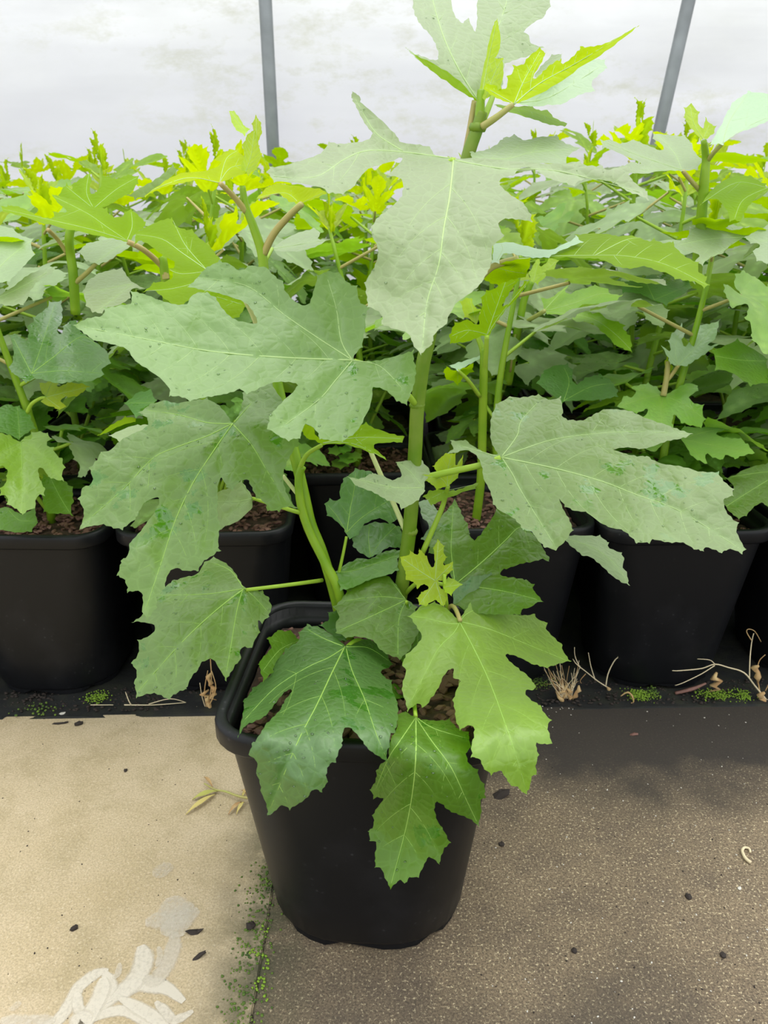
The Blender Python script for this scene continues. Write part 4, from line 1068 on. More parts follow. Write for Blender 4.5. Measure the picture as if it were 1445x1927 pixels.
traced_leaf(FIG, 12, 'green', [(95, 740), (150, 695), (220, 665), (280, 670), (330, 640), (400, 620), (450, 622), (430, 670), (432, 730), (382, 755), (300, 775), (240, 800), (170, 830), (120, 840), (105, 790)],
    [(98, 742, .86), (450, 622, .89), (250, 800, .845)], (98, 742), [[(98, 742), (200, 730), (430, 650)]], vgap=36)
traced_leaf(FIG, 1, 'yellow', [(80, 400), (135, 385), (140, 358), (190, 387), (200, 348), (245, 395), (262, 440), (285, 468), (297, 430), (290, 340), (317, 288), (355, 330), (355, 375), (372, 400), (350, 452), (412, 433), (410, 480), (380, 510), (350, 550), (318, 555), (330, 590), (370, 620), (377, 660), (355, 717), (330, 700), (300, 673), (240, 712), (200, 700), (188, 660), (215, 620), (262, 598), (230, 573), (185, 600), (170, 565), (115, 540), (110, 490), (85, 440)],
    [(300, 550, .80), (80, 400, .79), (317, 290, .83), (250, 710, .775), (410, 440, .80)], (300, 552),
    [[(300, 550), (220, 500), (100, 415)], [(300, 545), (310, 420), (320, 305)], [(305, 545), (400, 450)], [(298, 560), (210, 690)], [(305, 560), (345, 700)]], spacing=4.5, vgap=14)
traced_leaf(FIG, 1, 'yellow', [(348, 560), (385, 530), (420, 540), (472, 575), (430, 605), (402, 642), (360, 622)], [(360, 590, .79), (470, 575, .79), (400, 640, .775)], (360, 590), [[(360, 590), (460, 575)]], spacing=5, vgap=12)
traced_leaf(FIG, 12, 'yellow', [(565, 212), (640, 207), (622, 165), (650, 130), (690, 95), (742, 98), (745, 162), (783, 108), (778, 170), (752, 230), (705, 272), (640, 292), (610, 262), (578, 242)],
    [(700, 275, .86), (565, 215, .85), (740, 100, .88)], (700, 275), [[(700, 275), (700, 190), (720, 105)], [(700, 275), (660, 230), (575, 220)], [(702, 275), (775, 125)]], spacing=5, vgap=13)
traced_leaf(FIG, 12, 'lime', [(570, 330), (600, 300), (660, 290), (705, 300), (760, 290), (872, 252), (850, 285), (722, 330), (612, 376)], [(690, 300, .87), (870, 255, .90), (600, 370, .85)], (690, 300), [[(690, 300), (860, 262)], [(690, 300), (590, 350)]], spacing=6, vgap=20)
T(FIG, [(795, 1040, .868), (828, 965, .875), (838, 935, .875), (843, 915, .862)], [.0034, .0024], 'petiole')
traced_leaf(FIG, 2, 'green', [(165, 290), (180, 260), (230, 200), (213, 150), (270, 105), (340, 108), (387, 160), (310, 212), (252, 290), (242, 330), (190, 382), (175, 330)], [(387, 160, .80), (180, 260, .72), (190, 380, .69)], (387, 160), [[(387, 160), (280, 210), (190, 320)]], vgap=36)
traced_leaf(FIG, 2, 'bluegreen', [(500, 75), (545, 45), (543, 10), (600, -10), (640, 40), (650, 110), (640, 160), (600, 165), (560, 130)], [(640, 100, .83), (545, 20, .84), (560, 130, .81)], (640, 110), vgap=0)
traced_leaf(FIG, 16, 'bluegreen', [(255, 920), (330, 870), (400, 860), (430, 930), (360, 990), (300, 1000), (262, 970)], [(300, 860, .82), (400, 900, .83), (262, 970, .80)], (330, 870), vgap=0, drops=20)
# dark low leaves filling the heart of the pot
traced_leaf(FIG, 12, 'green', [(540, 1050), (600, 1010), (560, 1130), (600, 1200), (540, 1260), (470, 1250), (430, 1200), (500, 1150)], [(540, 1050, .82), (600, 1200, .79), (440, 1210, .78)], (540, 1060), [[(540, 1060), (530, 1230)]], vgap=30, drops=10)
traced_leaf(FIG, 2, 'green', [(880, 400), (930, 380), (990, 420), (960, 470), (900, 480)], [(900, 400, .74), (980, 420, .76), (900, 480, .70)], (900, 400), vgap=0)
traced_leaf(FIG, 12, 'bluegreen', [(540, 360), (600, 340), (640, 400), (700, 470), (660, 560), (600, 600), (560, 560), (600, 490), (560, 440)], [(560, 560, .90), (600, 350, .95), (700, 470, .93)], (560, 560), vgap=0)
# lime underside leaf under the big one
traced_leaf(FIG, 8, 'lime', [(940, 712), (955, 688), (990, 690), (1005, 735), (1060, 752), (1140, 733), (1180, 690), (1205, 682), (1240, 702), (1320, 727), (1362, 737), (1350, 760), (1290, 762), (1235, 772), (1290, 832), (1200, 792), (1120, 768), (1030, 768), (965, 742)],
    [(1030, 762, .845), (940, 712, .82), (1360, 738, .86), (1290, 830, .82)], (1030, 762), [[(1030, 762), (1180, 740), (1345, 745)], [(1030, 764), (1150, 765), (1280, 825)]], under=True, vgap=36)
traced_leaf(FIG, 8, 'pale', [(590, 965), (650, 945), (700, 915), (728, 955), (750, 988), (740, 1030), (685, 1080), (612, 1112), (560, 1100)], [(745, 987, .875), (600, 960, .85), (610, 1110, .83)], (745, 987), [[(745, 987), (680, 1000), (590, 1000)], [(742, 985), (700, 920)], [(742, 988), (640, 1060)]], vgap=30)
traced_leaf(FIG, 8, 'pale', [(165, 732), (240, 698), (290, 688), (330, 690), (300, 740), (240, 760), (205, 757)], [(320, 700, .86), (165, 732, .83), (240, 760, .82)], (320, 700), vgap=0)
# left shoot of the central plant
traced_leaf(FIG, 15, 'yellow', [(520, 432), (600, 387), (680, 352), (760, 345), (815, 328), (830, 312), (808, 298), (862, 263), (892, 262), (915, 288), (972, 318), (940, 346), (885, 366), (828, 388), (800, 380), (760, 370), (700, 386), (640, 396), (585, 416), (545, 440)],
    [(825, 388, .88), (525, 435, .80), (965, 320, .92), (860, 265, .95)], (826, 388), [[(826, 388), (700, 370), (540, 430)], [(826, 386), (870, 330), (955, 320)], [(826, 386), (850, 300), (890, 268)]], under=True, vgap=26)
traced_leaf(FIG, 15, 'pale', [(480, 435), (540, 400), (600, 365), (650, 322), (668, 340), (640, 368), (600, 395), (540, 440), (510, 448)], [(650, 330, .83), (480, 436, .77), (540, 440, .79)], (655, 335), vgap=0)
traced_leaf(FIG, 15, 'yellow', [(862, 117), (880, 118), (905, 150), (915, 170), (938, 185), (920, 210), (890, 190), (872, 160)], [(935, 200, .91), (865, 118, .93), (875, 165, .915)], (932, 205), [[(930, 203), (868, 122)]], spacing=4.5, vgap=12)
traced_leaf(FIG, 15, 'yellow', [(912, 350), (905, 320), (918, 285), (912, 245), (930, 208), (956, 188), (972, 240), (982, 290), (962, 338), (935, 358)], [(920, 350, .905), (955, 190, .92), (980, 290, .90)], (922, 352), [[(922, 352), (945, 280), (956, 195)]], spacing=4.5, vgap=11)
traced_leaf(FIG, 15, 'yellow', [(948, 165), (962, 136), (980, 160), (985, 200), (970, 235), (955, 200)], [(965, 230, .91), (962, 138, .93), (985, 200, .91)], (966, 232), [[(966, 230), (964, 145)]], spacing=4.5, vgap=12)
traced_leaf(FIG, 9, 'yellow', [(0, 522), (60, 462), (110, 442), (230, 457), (330, 470), (362, 490), (300, 520), (222, 547), (170, 532), (110, 492), (50, 512)], [(225, 547, .88), (0, 520, .84), (360, 490, .85), (110, 442, .92)], (225, 547), [[(225, 545), (150, 490), (10, 515)], [(225, 545), (340, 490)]], under=True, vgap=30)
traced_leaf(FIG, 9, 'pale', [(80, 772), (150, 722), (220, 690), (300, 668), (327, 690), (320, 722), (368, 725), (300, 762), (220, 782), (120, 784)], [(80, 772, .96), (320, 680, 1.02), (300, 762, .96)], (85, 772), [[(85, 772), (350, 728)]])
T(FIG, [(493, 500, .905), (505, 480, .93), (512, 468, .96)], [.0028, .002], 'petiole')
# top shoot leaves
traced_leaf(FIG, 10, 'pale', [(330, -60), (330, 35), (345, 80), (370, 120), (410, 160), (435, 210), (446, 250), (430, 273), (380, 258), (330, 238), (298, 216), (340, 262), (400, 302), (470, 342), (540, 392), (600, 442), (625, 458), (655, 450), (720, 420), (738, 380), (742, 300), (780, 277), (860, 250), (922, 216), (865, 195), (855, 160), (833, 140), (880, 100), (920, 80), (952, 25), (940, -60), (860, -180), (750, -240), (660, -120), (622, 0), (622, 80), (612, 141), (580, 84), (550, 102), (520, 70), (505, 20), (500, -60), (450, -200), (380, -160)],
    [(625, 456, .87), (300, 216, .85), (330, -40, .98), (940, 20, 1.0), (920, 216, .95), (750, -230, 1.10), (560, 100, .955)], (625, 456),
    [[(625, 456), (540, 320), (470, 170), (420, 0), (400, -140)], [(628, 450), (690, 200), (760, -20), (760, -200)], [(625, 456), (500, 370), (320, 235)]], drops=20)
traced_leaf(FIG, 10, 'mint', [(800, 468), (880, 482), (960, 476), (1010, 470), (1080, 432), (1150, 412), (1140, 372), (1172, 340), (1207, 308), (1198, 270), (1150, 268), (1090, 290), (980, 350), (880, 420)], [(800, 465, .90), (1200, 280, .98), (1010, 470, .90)], (805, 465), [[(805, 465), (950, 440), (1180, 300)]], vgap=40)
traced_leaf(FIG, 10, 'lime', [(330, 243), (440, 298), (520, 350), (600, 432), (624, 458), (600, 448), (520, 398), (440, 340), (380, 295)], [(620, 456, .862), (335, 245, .84), (440, 340, .845)], (620, 456), under=True, vgap=0)
traced_leaf(FIG, 10, 'yellow', [(650, 402), (660, 380), (700, 386), (735, 405), (756, 390), (758, 345), (782, 330), (785, 300), (830, 290), (850, 260), (905, 218), (928, 240), (915, 280), (873, 347), (892, 352), (930, 312), (970, 282), (1000, 268), (1010, 290), (1060, 250), (1090, 213), (1150, 210), (1220, 190), (1290, 150), (1352, 116), (1260, 192), (1180, 250), (1080, 312), (980, 382), (890, 432), (790, 473), (740, 457), (680, 427)],
    [(788, 472, .84), (1350, 118, .88), (905, 220, .90), (652, 400, .85)], (788, 472), [[(788, 472), (900, 380), (1080, 280), (1340, 122)], [(788, 470), (830, 370), (905, 235)], [(786, 470), (660, 398)]], under=True, vgap=24)
traced_leaf(FIG, 10, 'pale', [(876, 346), (920, 290), (962, 248), (1003, 245), (1000, 268), (940, 312), (890, 352)], [(880, 346, .93), (1000, 248, .96), (940, 312, .93)], (880, 346), vgap=0)
traced_leaf(FIG, 10, 'yellow', [(626, 430), (640, 350), (660, 260), (680, 160), (700, 100), (712, 86), (720, 130), (727, 190), (716, 240), (702, 262), (737, 265), (740, 330), (727, 400), (700, 422), (655, 452)], [(640, 440, .86), (710, 90, .90), (738, 330, .86)], (640, 445), [[(640, 440), (670, 280), (708, 100)], [(660, 440), (700, 330), (733, 270)]], spacing=5, vgap=16)
traced_leaf(FIG, 10, 'lime', [(698, 470), (760, 480), (870, 480), (890, 497), (940, 500), (975, 537), (1030, 560), (1020, 572), (950, 566), (880, 542), (800, 517), (740, 500)], [(700, 475, .88), (1028, 563, .96), (940, 500, .99)], (700, 475), [[(700, 475), (860, 505), (1020, 562)]], under=True, vgap=26)
# right underside leaf
traced_leaf(FIG, 5, 'lime', [(-60, 1000), (0, 975), (150, 968), (240, 905), (340, 890), (318, 845), (400, 838), (500, 840), (570, 852), (650, 850), (740, 880), (780, 870), (830, 892), (890, 885), (905, 920), (950, 962), (1037, 1010), (1040, 1060), (1087, 1090), (1080, 1120), (1100, 1140), (1070, 1152), (1020, 1120), (960, 1112), (900, 1100), (860, 1070), (800, 1055), (720, 1030), (640, 1042), (560, 1030), (500, 1000), (430, 985), (300, 980), (150, 982), (0, 1000)],
    [(-40, 990, .85), (1095, 1140, .80), (320, 845, .98), (890, 887, .90), (640, 1040, .82)], (-40, 990), [[(-40, 990), (150, 972), (400, 966), (620, 970), (850, 1020), (1090, 1140)], [(430, 967), (600, 880), (700, 860)]], under=True, vgap=40)
traced_leaf(FIG, 14, 'mint', [(405, 690), (410, 650), (412, 618), (470, 612), (540, 627), (620, 640), (700, 608), (722, 588), (747, 612), (690, 632), (620, 668), (560, 672), (500, 660), (450, 655), (430, 690)], [(420, 690, .85), (470, 612, .93), (722, 590, .95), (620, 668, .87)], (420, 688), [[(425, 680), (445, 640), (440, 618)]], vgap=0)
traced_leaf(FIG, 14, 'lime', [(372, 752), (400, 715), (460, 684), (550, 672), (548, 700), (530, 742), (490, 752), (430, 772), (400, 766)], [(410, 705, .86), (545, 690, .84), (430, 770, .90)], (410, 710), [[(415, 705), (470, 720), (530, 730)]], under=True, vgap=30)

# ------------------------------------------------------------------ neighbours' leaves that can be picked out
r1, r2, l1, l2, gg, r3 = PLY['R1'], PLY['R2'], PLY['L1'], PLY['L2'], PLY['G'], PLY['R3']
T(r1, [(895, 985, 1.24), (905, 900, 1.235), (908, 800, 1.23), (910, 700, 1.22), (911, 655, 1.22)], [.0075, .006], 'stem', 'stem')
T(r1, [(911, 700, 1.22), (914, 670, 1.21), (916, 632, 1.20)], [.0042, .0034], 'petiole')
T(r1, [(911, 672, 1.22), (905, 650, 1.22), (898, 632, 1.225)], [.0044, .004], 'petiole')
T(r1, [(902, 745, 1.22), (880, 715, 1.20), (861, 697, 1.19)], [.0034, .0028], 'petiole')
T(gg, [(955, 722, 1.42), (966, 660, 1.41), (977, 610, 1.40), (986, 565, 1.40), (1000, 530, 1.40)], [.0085, .007, .0055], 'stem', 'stem')
T(gg, [(925, 710, 1.5), (924, 650, 1.5), (928, 600, 1.5)], [.006, .005], 'stem', 'stem')
T(gg, [(982, 610, 1.40), (1003, 598, 1.36), (1025, 585, 1.33)], [.0042, .0034], 'petiolered')
T(gg, [(970, 630, 1.40), (968, 640, 1.39), (960, 700, 1.40)], [.002, .002], 'petiolered')
traced_leaf(r1, 7, 'lime', [(30, 592), (20, 540), (45, 480), (60, 450), (150, 425), (230, 462), (232, 400), (255, 330), (250, 270), (290, 215), (350, 200), (400, 140), (452, 58), (478, 95), (522, 140), (500, 162), (440, 250), (402, 330), (460, 288), (560, 150), (592, 148), (512, 260), (402, 382), (350, 462), (302, 542), (240, 545), (150, 582), (80, 588)],
    [(290, 535, 1.20), (25, 560, 1.14), (452, 60, 1.26), (590, 150, 1.27)], (290, 535), [[(290, 530), (360, 330), (450, 80)], [(290, 530), (150, 500), (40, 540)], [(292, 530), (400, 370), (580, 155)]], under=True, vgap=20)
traced_leaf(r1, 7, 'yellow', [(100, 295), (150, 265), (180, 275), (200, 330), (240, 350), (240, 420), (210, 462), (180, 430), (130, 400)], [(215, 480, 1.23), (100, 290, 1.24), (200, 300, 1.26)], (210, 460), [[(212, 455), (170, 285)]], vgap=12)
traced_leaf(r1, 7, 'lime', [(-20, 800), (0, 760), (60, 790), (100, 778), (190, 738), (190, 792), (120, 842), (82, 892), (40, 862), (0, 852)], [(82, 792, 1.19), (-20, 800, 1.17), (190, 745, 1.20)], (82, 792), [[(82, 792), (80, 870)]], under=True, vgap=20)
traced_leaf(r1, 7, 'mint', [(20, 755), (70, 735), (150, 712), (248, 678), (240, 702), (160, 748), (85, 790), (55, 775)], [(85, 790, 1.19), (30, 752, 1.2), (245, 680, 1.23)], (85, 788), vgap=0)
traced_leaf(gg, 7, 'lime', [(700, 358), (680, 270), (740, 270), (800, 230), (887, 158), (852, 215), (872, 240), (950, 210), (1060, 178), (1160, 205), (1165, 235), (1252, 250), (1210, 292), (1150, 320), (1080, 350), (985, 360), (1030, 375), (1100, 375), (1150, 420), (1230, 440), (1282, 470), (1265, 490), (1312, 540), (1325, 600), (1322, 652), (1260, 632), (1200, 602), (1170, 560), (1100, 500), (1060, 460), (1000, 440), (930, 440), (880, 402), (790, 387), (720, 385)],
    [(702, 362, 1.33), (1250, 250, 1.30), (1320, 645, 1.17), (885, 160, 1.40)], (702, 362), [[(702, 362), (900, 310), (1100, 240), (1235, 252)], [(702, 365), (850, 380), (1050, 420), (1200, 520), (1315, 635)], [(700, 358), (780, 270), (875, 175)]])
traced_leaf(gg, 7, 'yellow', [(595, 150), (590, 90), (640, 0), (665, -20), (672, 40), (700, 30), (740, -20), (800, 0), (770, 60), (720, 110), (650, 168)], [(620, 165, 1.40), (640, 0, 1.44), (800, 0, 1.42)], (620, 165), [[(620, 160), (655, 10)], [(625, 160), (780, 10)]], vgap=14)
traced_leaf(gg, 7, 'yellow', [(485, 130), (520, 100), (590, 95), (600, 140), (540, 142), (510, 150)], [(600, 150, 1.4), (485, 130, 1.38), (590, 95, 1.42)], (596, 140), vgap=0)
traced_leaf(gg, 7, 'pale', [(360, 440), (400, 330), (450, 230), (560, 290), (640, 350), (620, 420), (520, 500), (450, 490)], [(500, 500, 1.42), (450, 230, 1.52), (640, 350, 1.5)], (500, 500), [[(500, 500), (470, 350), (460, 240)]])
traced_leaf(gg, 7, 'pale', [(540, 470), (600, 440), (680, 465), (770, 455), (800, 485), (760, 508), (680, 512), (600, 490), (550, 508)], [(545, 480, 1.38), (795, 480, 1.3), (680, 515, 1.28)], (545, 480), vgap=0)
traced_leaf(r1, 6, 'bluegreen', [(150, 570), (190, 500), (250, 470), (320, 463), (350, 500), (350, 560), (380, 572), (420, 540), (500, 518), (560, 550), (602, 610), (600, 642), (520, 662), (400, 665), (290, 672), (180, 592)], [(300, 690, 1.16), (250, 470, 1.28), (560, 550, 1.27)], (300, 668), [[(300, 668), (330, 560), (300, 480)], [(300, 668), (450, 590), (580, 570)]])
traced_leaf(r2, 6, 'bright', [(860, 632), (820, 590), (770, 570), (720, 580), (678, 590), (705, 620), (680, 647), (640, 640), (603, 700), (650, 720), (710, 737), (768, 713), (772, 730), (745, 762), (790, 790), (850, 812), (912, 822), (908, 770), (925, 745), (960, 790), (1010, 805), (1070, 817), (1092, 770), (1078, 740), (1082, 690), (1035, 682), (1003, 650), (1052, 610), (1050, 583), (1010, 568), (960, 580), (910, 612)],
    [(860, 638, 1.22), (603, 700, 1.17), (850, 812, 1.13), (1090, 760, 1.18), (1010, 570, 1.25)], (860, 638), [[(860, 638), (845, 720), (850, 800)], [(860, 638), (740, 655), (620, 700)], [(860, 638), (980, 690), (1075, 760)], [(860, 636), (1030, 590)], [(858, 636), (700, 590)]], vgap=24)
T(r2, [(1248, 745, 1.22), (1254, 712, 1.225), (1257, 680, 1.23)], [.0050, .004], 'petiolered', 'stem')
T(r2, [(1256, 715, 1.225), (1268, 700, 1.225), (1276, 688, 1.22)], [.0034, .0028], 'petiolered')
traced_leaf(r2, 6, 'mint', [(935, 472), (900, 460), (880, 420), (852, 363), (900, 390), (888, 330), (910, 290), (960, 240), (978, 290), (963, 330), (977, 365), (1010, 330), (1050, 238), (1100, 240), (1173, 218), (1160, 280), (1150, 320), (1100, 362), (1168, 348), (1100, 400), (1050, 432), (990, 472)],
    [(940, 472, 1.22), (855, 365, 1.22), (1170, 220, 1.30), (960, 240, 1.29)], (940, 472), [[(940, 470), (1040, 370), (1160, 230)], [(938, 468), (925, 370), (958, 250)], [(936, 468), (860, 370)]], vgap=20)
traced_leaf(r2, 6, 'yellow', [(862, 520), (868, 440), (880, 420), (892, 450), (912, 475), (900, 510), (880, 520)], [(880, 540, 1.23), (875, 430, 1.25), (910, 475, 1.23)], (880, 520), vgap=0)
traced_leaf(r2, 6, 'bright', [(955, 880), (990, 930), (1010, 970), (1050, 1000), (1102, 1022), (1095, 965), (1150, 990), (1190, 997), (1210, 970), (1260, 992), (1310, 975), (1367, 960), (1330, 910), (1290, 880), (1230, 875), (1170, 866), (1163, 842), (1262, 818), (1190, 808), (1130, 813), (1070, 818), (980, 812), (930, 850)],
    [(960, 880, 1.20), (1365, 960, 1.10), (1260, 820, 1.24), (1100, 1020, 1.10)], (960, 880), [[(965, 882), (1150, 920), (1350, 957)], [(965, 880), (1100, 840), (1250, 820)], [(965, 885), (1095, 1010)]])
traced_leaf(r3, 6, 'green', [(1200, 1100), (1240, 1090), (1350, 1040), (1445, 1018), (1540, 1040), (1560, 1200), (1500, 1250), (1445, 1262), (1410, 1240), (1370, 1260), (1320, 1312), (1280, 1327), (1230, 1290), (1188, 1230), (1252, 1170), (1240, 1130)], [(1540, 1060, 1.18), (1200, 1240, 1.09), (1200, 1100, 1.14)], (1530, 1060), [[(1530, 1060), (1350, 1170), (1210, 1260)], [(1530, 1060), (1400, 1070), (1240, 1095)]])
traced_leaf(r2, 5, 'bluegreen', [(560, 1110), (620, 1060), (682, 1038), (722, 1052), (702, 1110), (760, 1058), (860, 1080), (980, 1118), (1000, 1150), (950, 1192), (850, 1252), (780, 1230), (700, 1192), (600, 1180)], [(700, 1300, 1.3), (620, 1060, 1.5), (990, 1150, 1.45)], (780, 1225), [[(780, 1225), (700, 1050)], [(780, 1225), (960, 1150)]])
traced_leaf(r1, 5, 'pale', [(395, 1290), (500, 1272), (560, 1240), (510, 1170), (600, 1163), (700, 1190), (800, 1220), (862, 1290), (850, 1340), (830, 1387), (780, 1370), (730, 1332), (702, 1280), (640, 1300), (570, 1347), (500, 1312)], [(395, 1290, 1.38), (600, 1165, 1.46), (830, 1385, 1.25)], (400, 1290), [[(400, 1290), (600, 1230), (830, 1370)], [(500, 1272), (590, 1180)]])
traced_leaf(r3, 5, 'pale', [(463, 290), (530, 290), (580, 310), (660, 290), (760, 330), (822, 352), (830, 320), (770, 280), (780, 253), (860, 260), (960, 268), (1000, 310), (1010, 350), (1062, 410), (1030, 462), (940, 472), (850, 470), (720, 487), (640, 482), (598, 440), (650, 418), (702, 425), (560, 360), (480, 332)],
    [(940, 468, 1.18), (465, 290, 1.16), (860, 260, 1.32), (1060, 410, 1.22), (640, 480, 1.10)], (940, 468), [[(940, 466), (700, 385), (480, 300)], [(940, 464), (900, 370), (800, 262)], [(938, 468), (700, 465)]])
traced_leaf(r3, 5, 'mint', [(1105, 315), (1150, 240), (1200, 140), (1240, 70), (1330, 8), (1445, 20), (1540, 60), (1540, 150), (1445, 182), (1350, 222), (1260, 252), (1180, 315)], [(1180, 310, 1.16), (1330, 10, 1.30), (1540, 150, 1.18)], (1182, 310), [[(1182, 308), (1220, 180), (1320, 30)], [(1182, 310), (1350, 200), (1500, 140)]])
traced_leaf(r3, 5, 'yellow', [(958, 160), (958, 100), (998, 80), (1042, 130), (1035, 180), (1052, 217), (1068, 215), (1080, 158), (1102, 190), (1137, 210), (1130, 250), (1090, 282), (1050, 292), (1020, 250), (980, 202)], [(1065, 290, 1.18), (998, 82, 1.22), (1135, 210, 1.2)], (1065, 288), [[(1065, 285), (1010, 190), (990, 95)], [(1065, 285), (1100, 205)]], vgap=16)
T(r3, [(1310, 520, 1.22), (1318, 430, 1.21), (1325, 340, 1.2), (1328, 300, 1.2), (1324, 265, 1.19)], [.0085, .007, .004], 'stem', 'stem')
T(r3, [(1332, 302, 1.2), (1345, 285, 1.18), (1360, 270, 1.17)], [.0034, .0026], 'petiolered')
T(r3, [(1318, 360, 1.21), (1300, 340, 1.19), (1285, 322, 1.18)], [.0034, .0028], 'petiolered')
traced_leaf(r3, 5, 'lime', [(1050, 670), (1110, 590), (1180, 530), (1262, 498), (1340, 500), (1432, 550), (1440, 582), (1380, 622), (1332, 680), (1282, 762), (1222, 762), (1205, 700), (1150, 640), (1090, 640)], [(1440, 570, 1.2), (1050, 670, 1.14), (1260, 500, 1.28), (1250, 760, 1.12)], (1440, 570), [[(1440, 570), (1260, 540), (1060, 660)], [(1440, 570), (1300, 640), (1250, 750)]], under=True)
traced_leaf(r2, 5, 'pale', [(900, 900), (970, 870), (990, 802), (1070, 790), (1120, 762), (1180, 738), (1250, 790), (1332, 800), (1342, 850), (1300, 862), (1230, 902), (1180, 952), (1100, 982), (1060, 1022), (1018, 1002), (1040, 960), (950, 932)], [(1300, 860, 1.2), (900, 900, 1.12), (1180, 740, 1.28), (1060, 1020, 1.08)], (1300, 860), [[(1300, 858), (1100, 870), (920, 905)], [(1300, 858), (1190, 770)], [(1298, 860), (1070, 1005)]])
traced_leaf(r3, 5, 'pale', [(1308, 860), (1380, 820), (1445, 790), (1540, 790), (1540, 1000), (1440, 1012), (1380, 992), (1358, 940), (1402, 902), (1342, 892)], [(1540, 850, 1.16), (1310, 860, 1.16), (1440, 1010, 1.06)], (1530, 850), [[(1530, 850), (1420, 880), (1320, 862)]])
traced_leaf(r2, 16, 'green', [(1240, 20), (1330, -20), (1400, 20), (1460, 60), (1440, 140), (1380, 150), (1300, 100), (1250, 90)], [(1460, 60, 1.22), (1240, 20, 1.16), (1380, 150, 1.12)], (1455, 60), [[(1455, 60), (1340, 55), (1250, 40)]])
# left neighbours
traced_leaf(l2, 3, 'lime', [(10, 650), (90, 645), (150, 660), (230, 700), (290, 722), (352, 715), (343, 685), (432, 680), (370, 620), (338, 573), (420, 590), (500, 610), (600, 650), (690, 660), (710, 700), (740, 717), (790, 715), (810, 680), (850, 668), (890, 700), (942, 750), (930, 790), (880, 820), (850, 862), (820, 877), (700, 852), (560, 822), (400, 787), (250, 747), (100, 702), (20, 682)],
    [(820, 872, 1.10), (12, 660, 1.0), (340, 575, 1.14), (850, 670, 1.17), (400, 787, 1.02)], (820, 872), [[(820, 870), (600, 800), (300, 730), (20, 665)], [(820, 868), (690, 780), (560, 690), (350, 585)], [(822, 868), (855, 780), (850, 685)]], under=True)
traced_leaf(l2, 3, 'lime', [(380, 578), (400, 540), (430, 503), (470, 547), (463, 510), (520, 470), (585, 428), (592, 480), (580, 530), (600, 572), (650, 520), (660, 448), (720, 460), (750, 472), (830, 443), (897, 455), (890, 500), (850, 560), (770, 600), (700, 642), (620, 662), (520, 652), (430, 622)], [(610, 665, 1.16), (430, 505, 1.22), (895, 455, 1.22)], (610, 660), [[(610, 658), (750, 540), (885, 462)], [(605, 658), (560, 560), (575, 440)], [(600, 658), (430, 520)]], under=True)
traced_leaf(l2, 3, 'lime', [(868, 905), (880, 820), (950, 780), (1040, 740), (1112, 723), (1130, 770), (1180, 792), (1240, 802), (1300, 860), (1370, 920), (1432, 1000), (1440, 1060), (1420, 1180), (1380, 1260), (1220, 1262), (1180, 1287), (1120, 1282), (1060, 1242), (990, 1190), (928, 1202), (1000, 1140), (1080, 1132), (1122, 1100), (1098, 1050), (1132, 1040), (1120, 1000), (1060, 972), (1000, 922), (940, 882), (895, 872)],
    [(1340, 1060, .98), (870, 860, 1.05), (1110, 725, 1.10), (930, 1200, .95), (1400, 1250, .93)], (1340, 1060), [[(1340, 1060), (1180, 950), (1050, 860), (885, 830)], [(1330, 1050), (1200, 900), (1120, 740)], [(1330, 1070), (1180, 1085), (1100, 1060)], [(1320, 1130), (1120, 1180), (950, 1195)]], under=True)
traced_leaf(l2, 8, 'lime', [(560, 150), (640, 160), (720, 190), (712, 215), (690, 250), (660, 262), (600, 200)], [(560, 160, .93), (715, 195, .93), (660, 260, .91)], (700, 200), [[(700, 200), (600, 170)]], under=True, vgap=20)
T(l2, [(312, 525, 1.13), (309, 510, 1.13), (302, 498, 1.13), (270, 470, 1.11), (240, 455, 1.10)], [.0052, .0042, .0036], 'petiolered')
T(l2, [(318, 640, 1.15), (316, 580, 1.14), (308, 500, 1.13), (304, 485, 1.13)], [.0068, .0058], 'stem', 'stem')
T(l1, [(142, 590, 1.22), (138, 520, 1.21), (133, 480, 1.21), (130, 450, 1.2), (134, 425, 1.2)], [.0075, .006], 'stem', 'stem')
T(l1, [(142, 532, 1.21), (165, 512, 1.20), (182, 495, 1.19)], [.0038, .003], 'petiolered')
T(l1, [(125, 475, 1.21), (108, 450, 1.20), (90, 432, 1.18)], [.0034, .0028], 'petiolered')
traced_leaf(l1, 3, 'pale', [(-60, 770), (0, 770), (80, 790), (130, 832), (213, 860), (200, 900), (222, 960), (150, 1040), (110, 1082), (60, 1132), (0, 1142), (-60, 1142)], [(-60, 1000, 1.10), (210, 862, 1.18), (-60, 770, 1.25), (60, 1130, 1.05)], (-50, 1090), [[(-50, 1090), (60, 980), (200, 870)]])
traced_leaf(l1, 3, 'pale', [(-60, 1252), (0, 1222), (120, 1140), (200, 1082), (300, 1052), (372, 1035), (330, 1082), (250, 1132), (200, 1190), (180, 1242), (150, 1282), (60, 1292), (0, 1282), (-60, 1282)], [(-60, 1260, 1.03), (370, 1036, 1.16), (150, 1280, 1.04)], (-50, 1262), [[(-50, 1255), (120, 1180), (340, 1055)]])
traced_leaf(l1, 3, 'pale', [(508, 940), (560, 890), (640, 870), (740, 858), (840, 880), (862, 900), (760, 962), (700, 1002), (640, 1022), (560, 1002)], [(600, 1020, 1.17), (560, 890, 1.25), (860, 890, 1.25)], (625, 1015), [[(625, 1010), (740, 925), (840, 885)]])
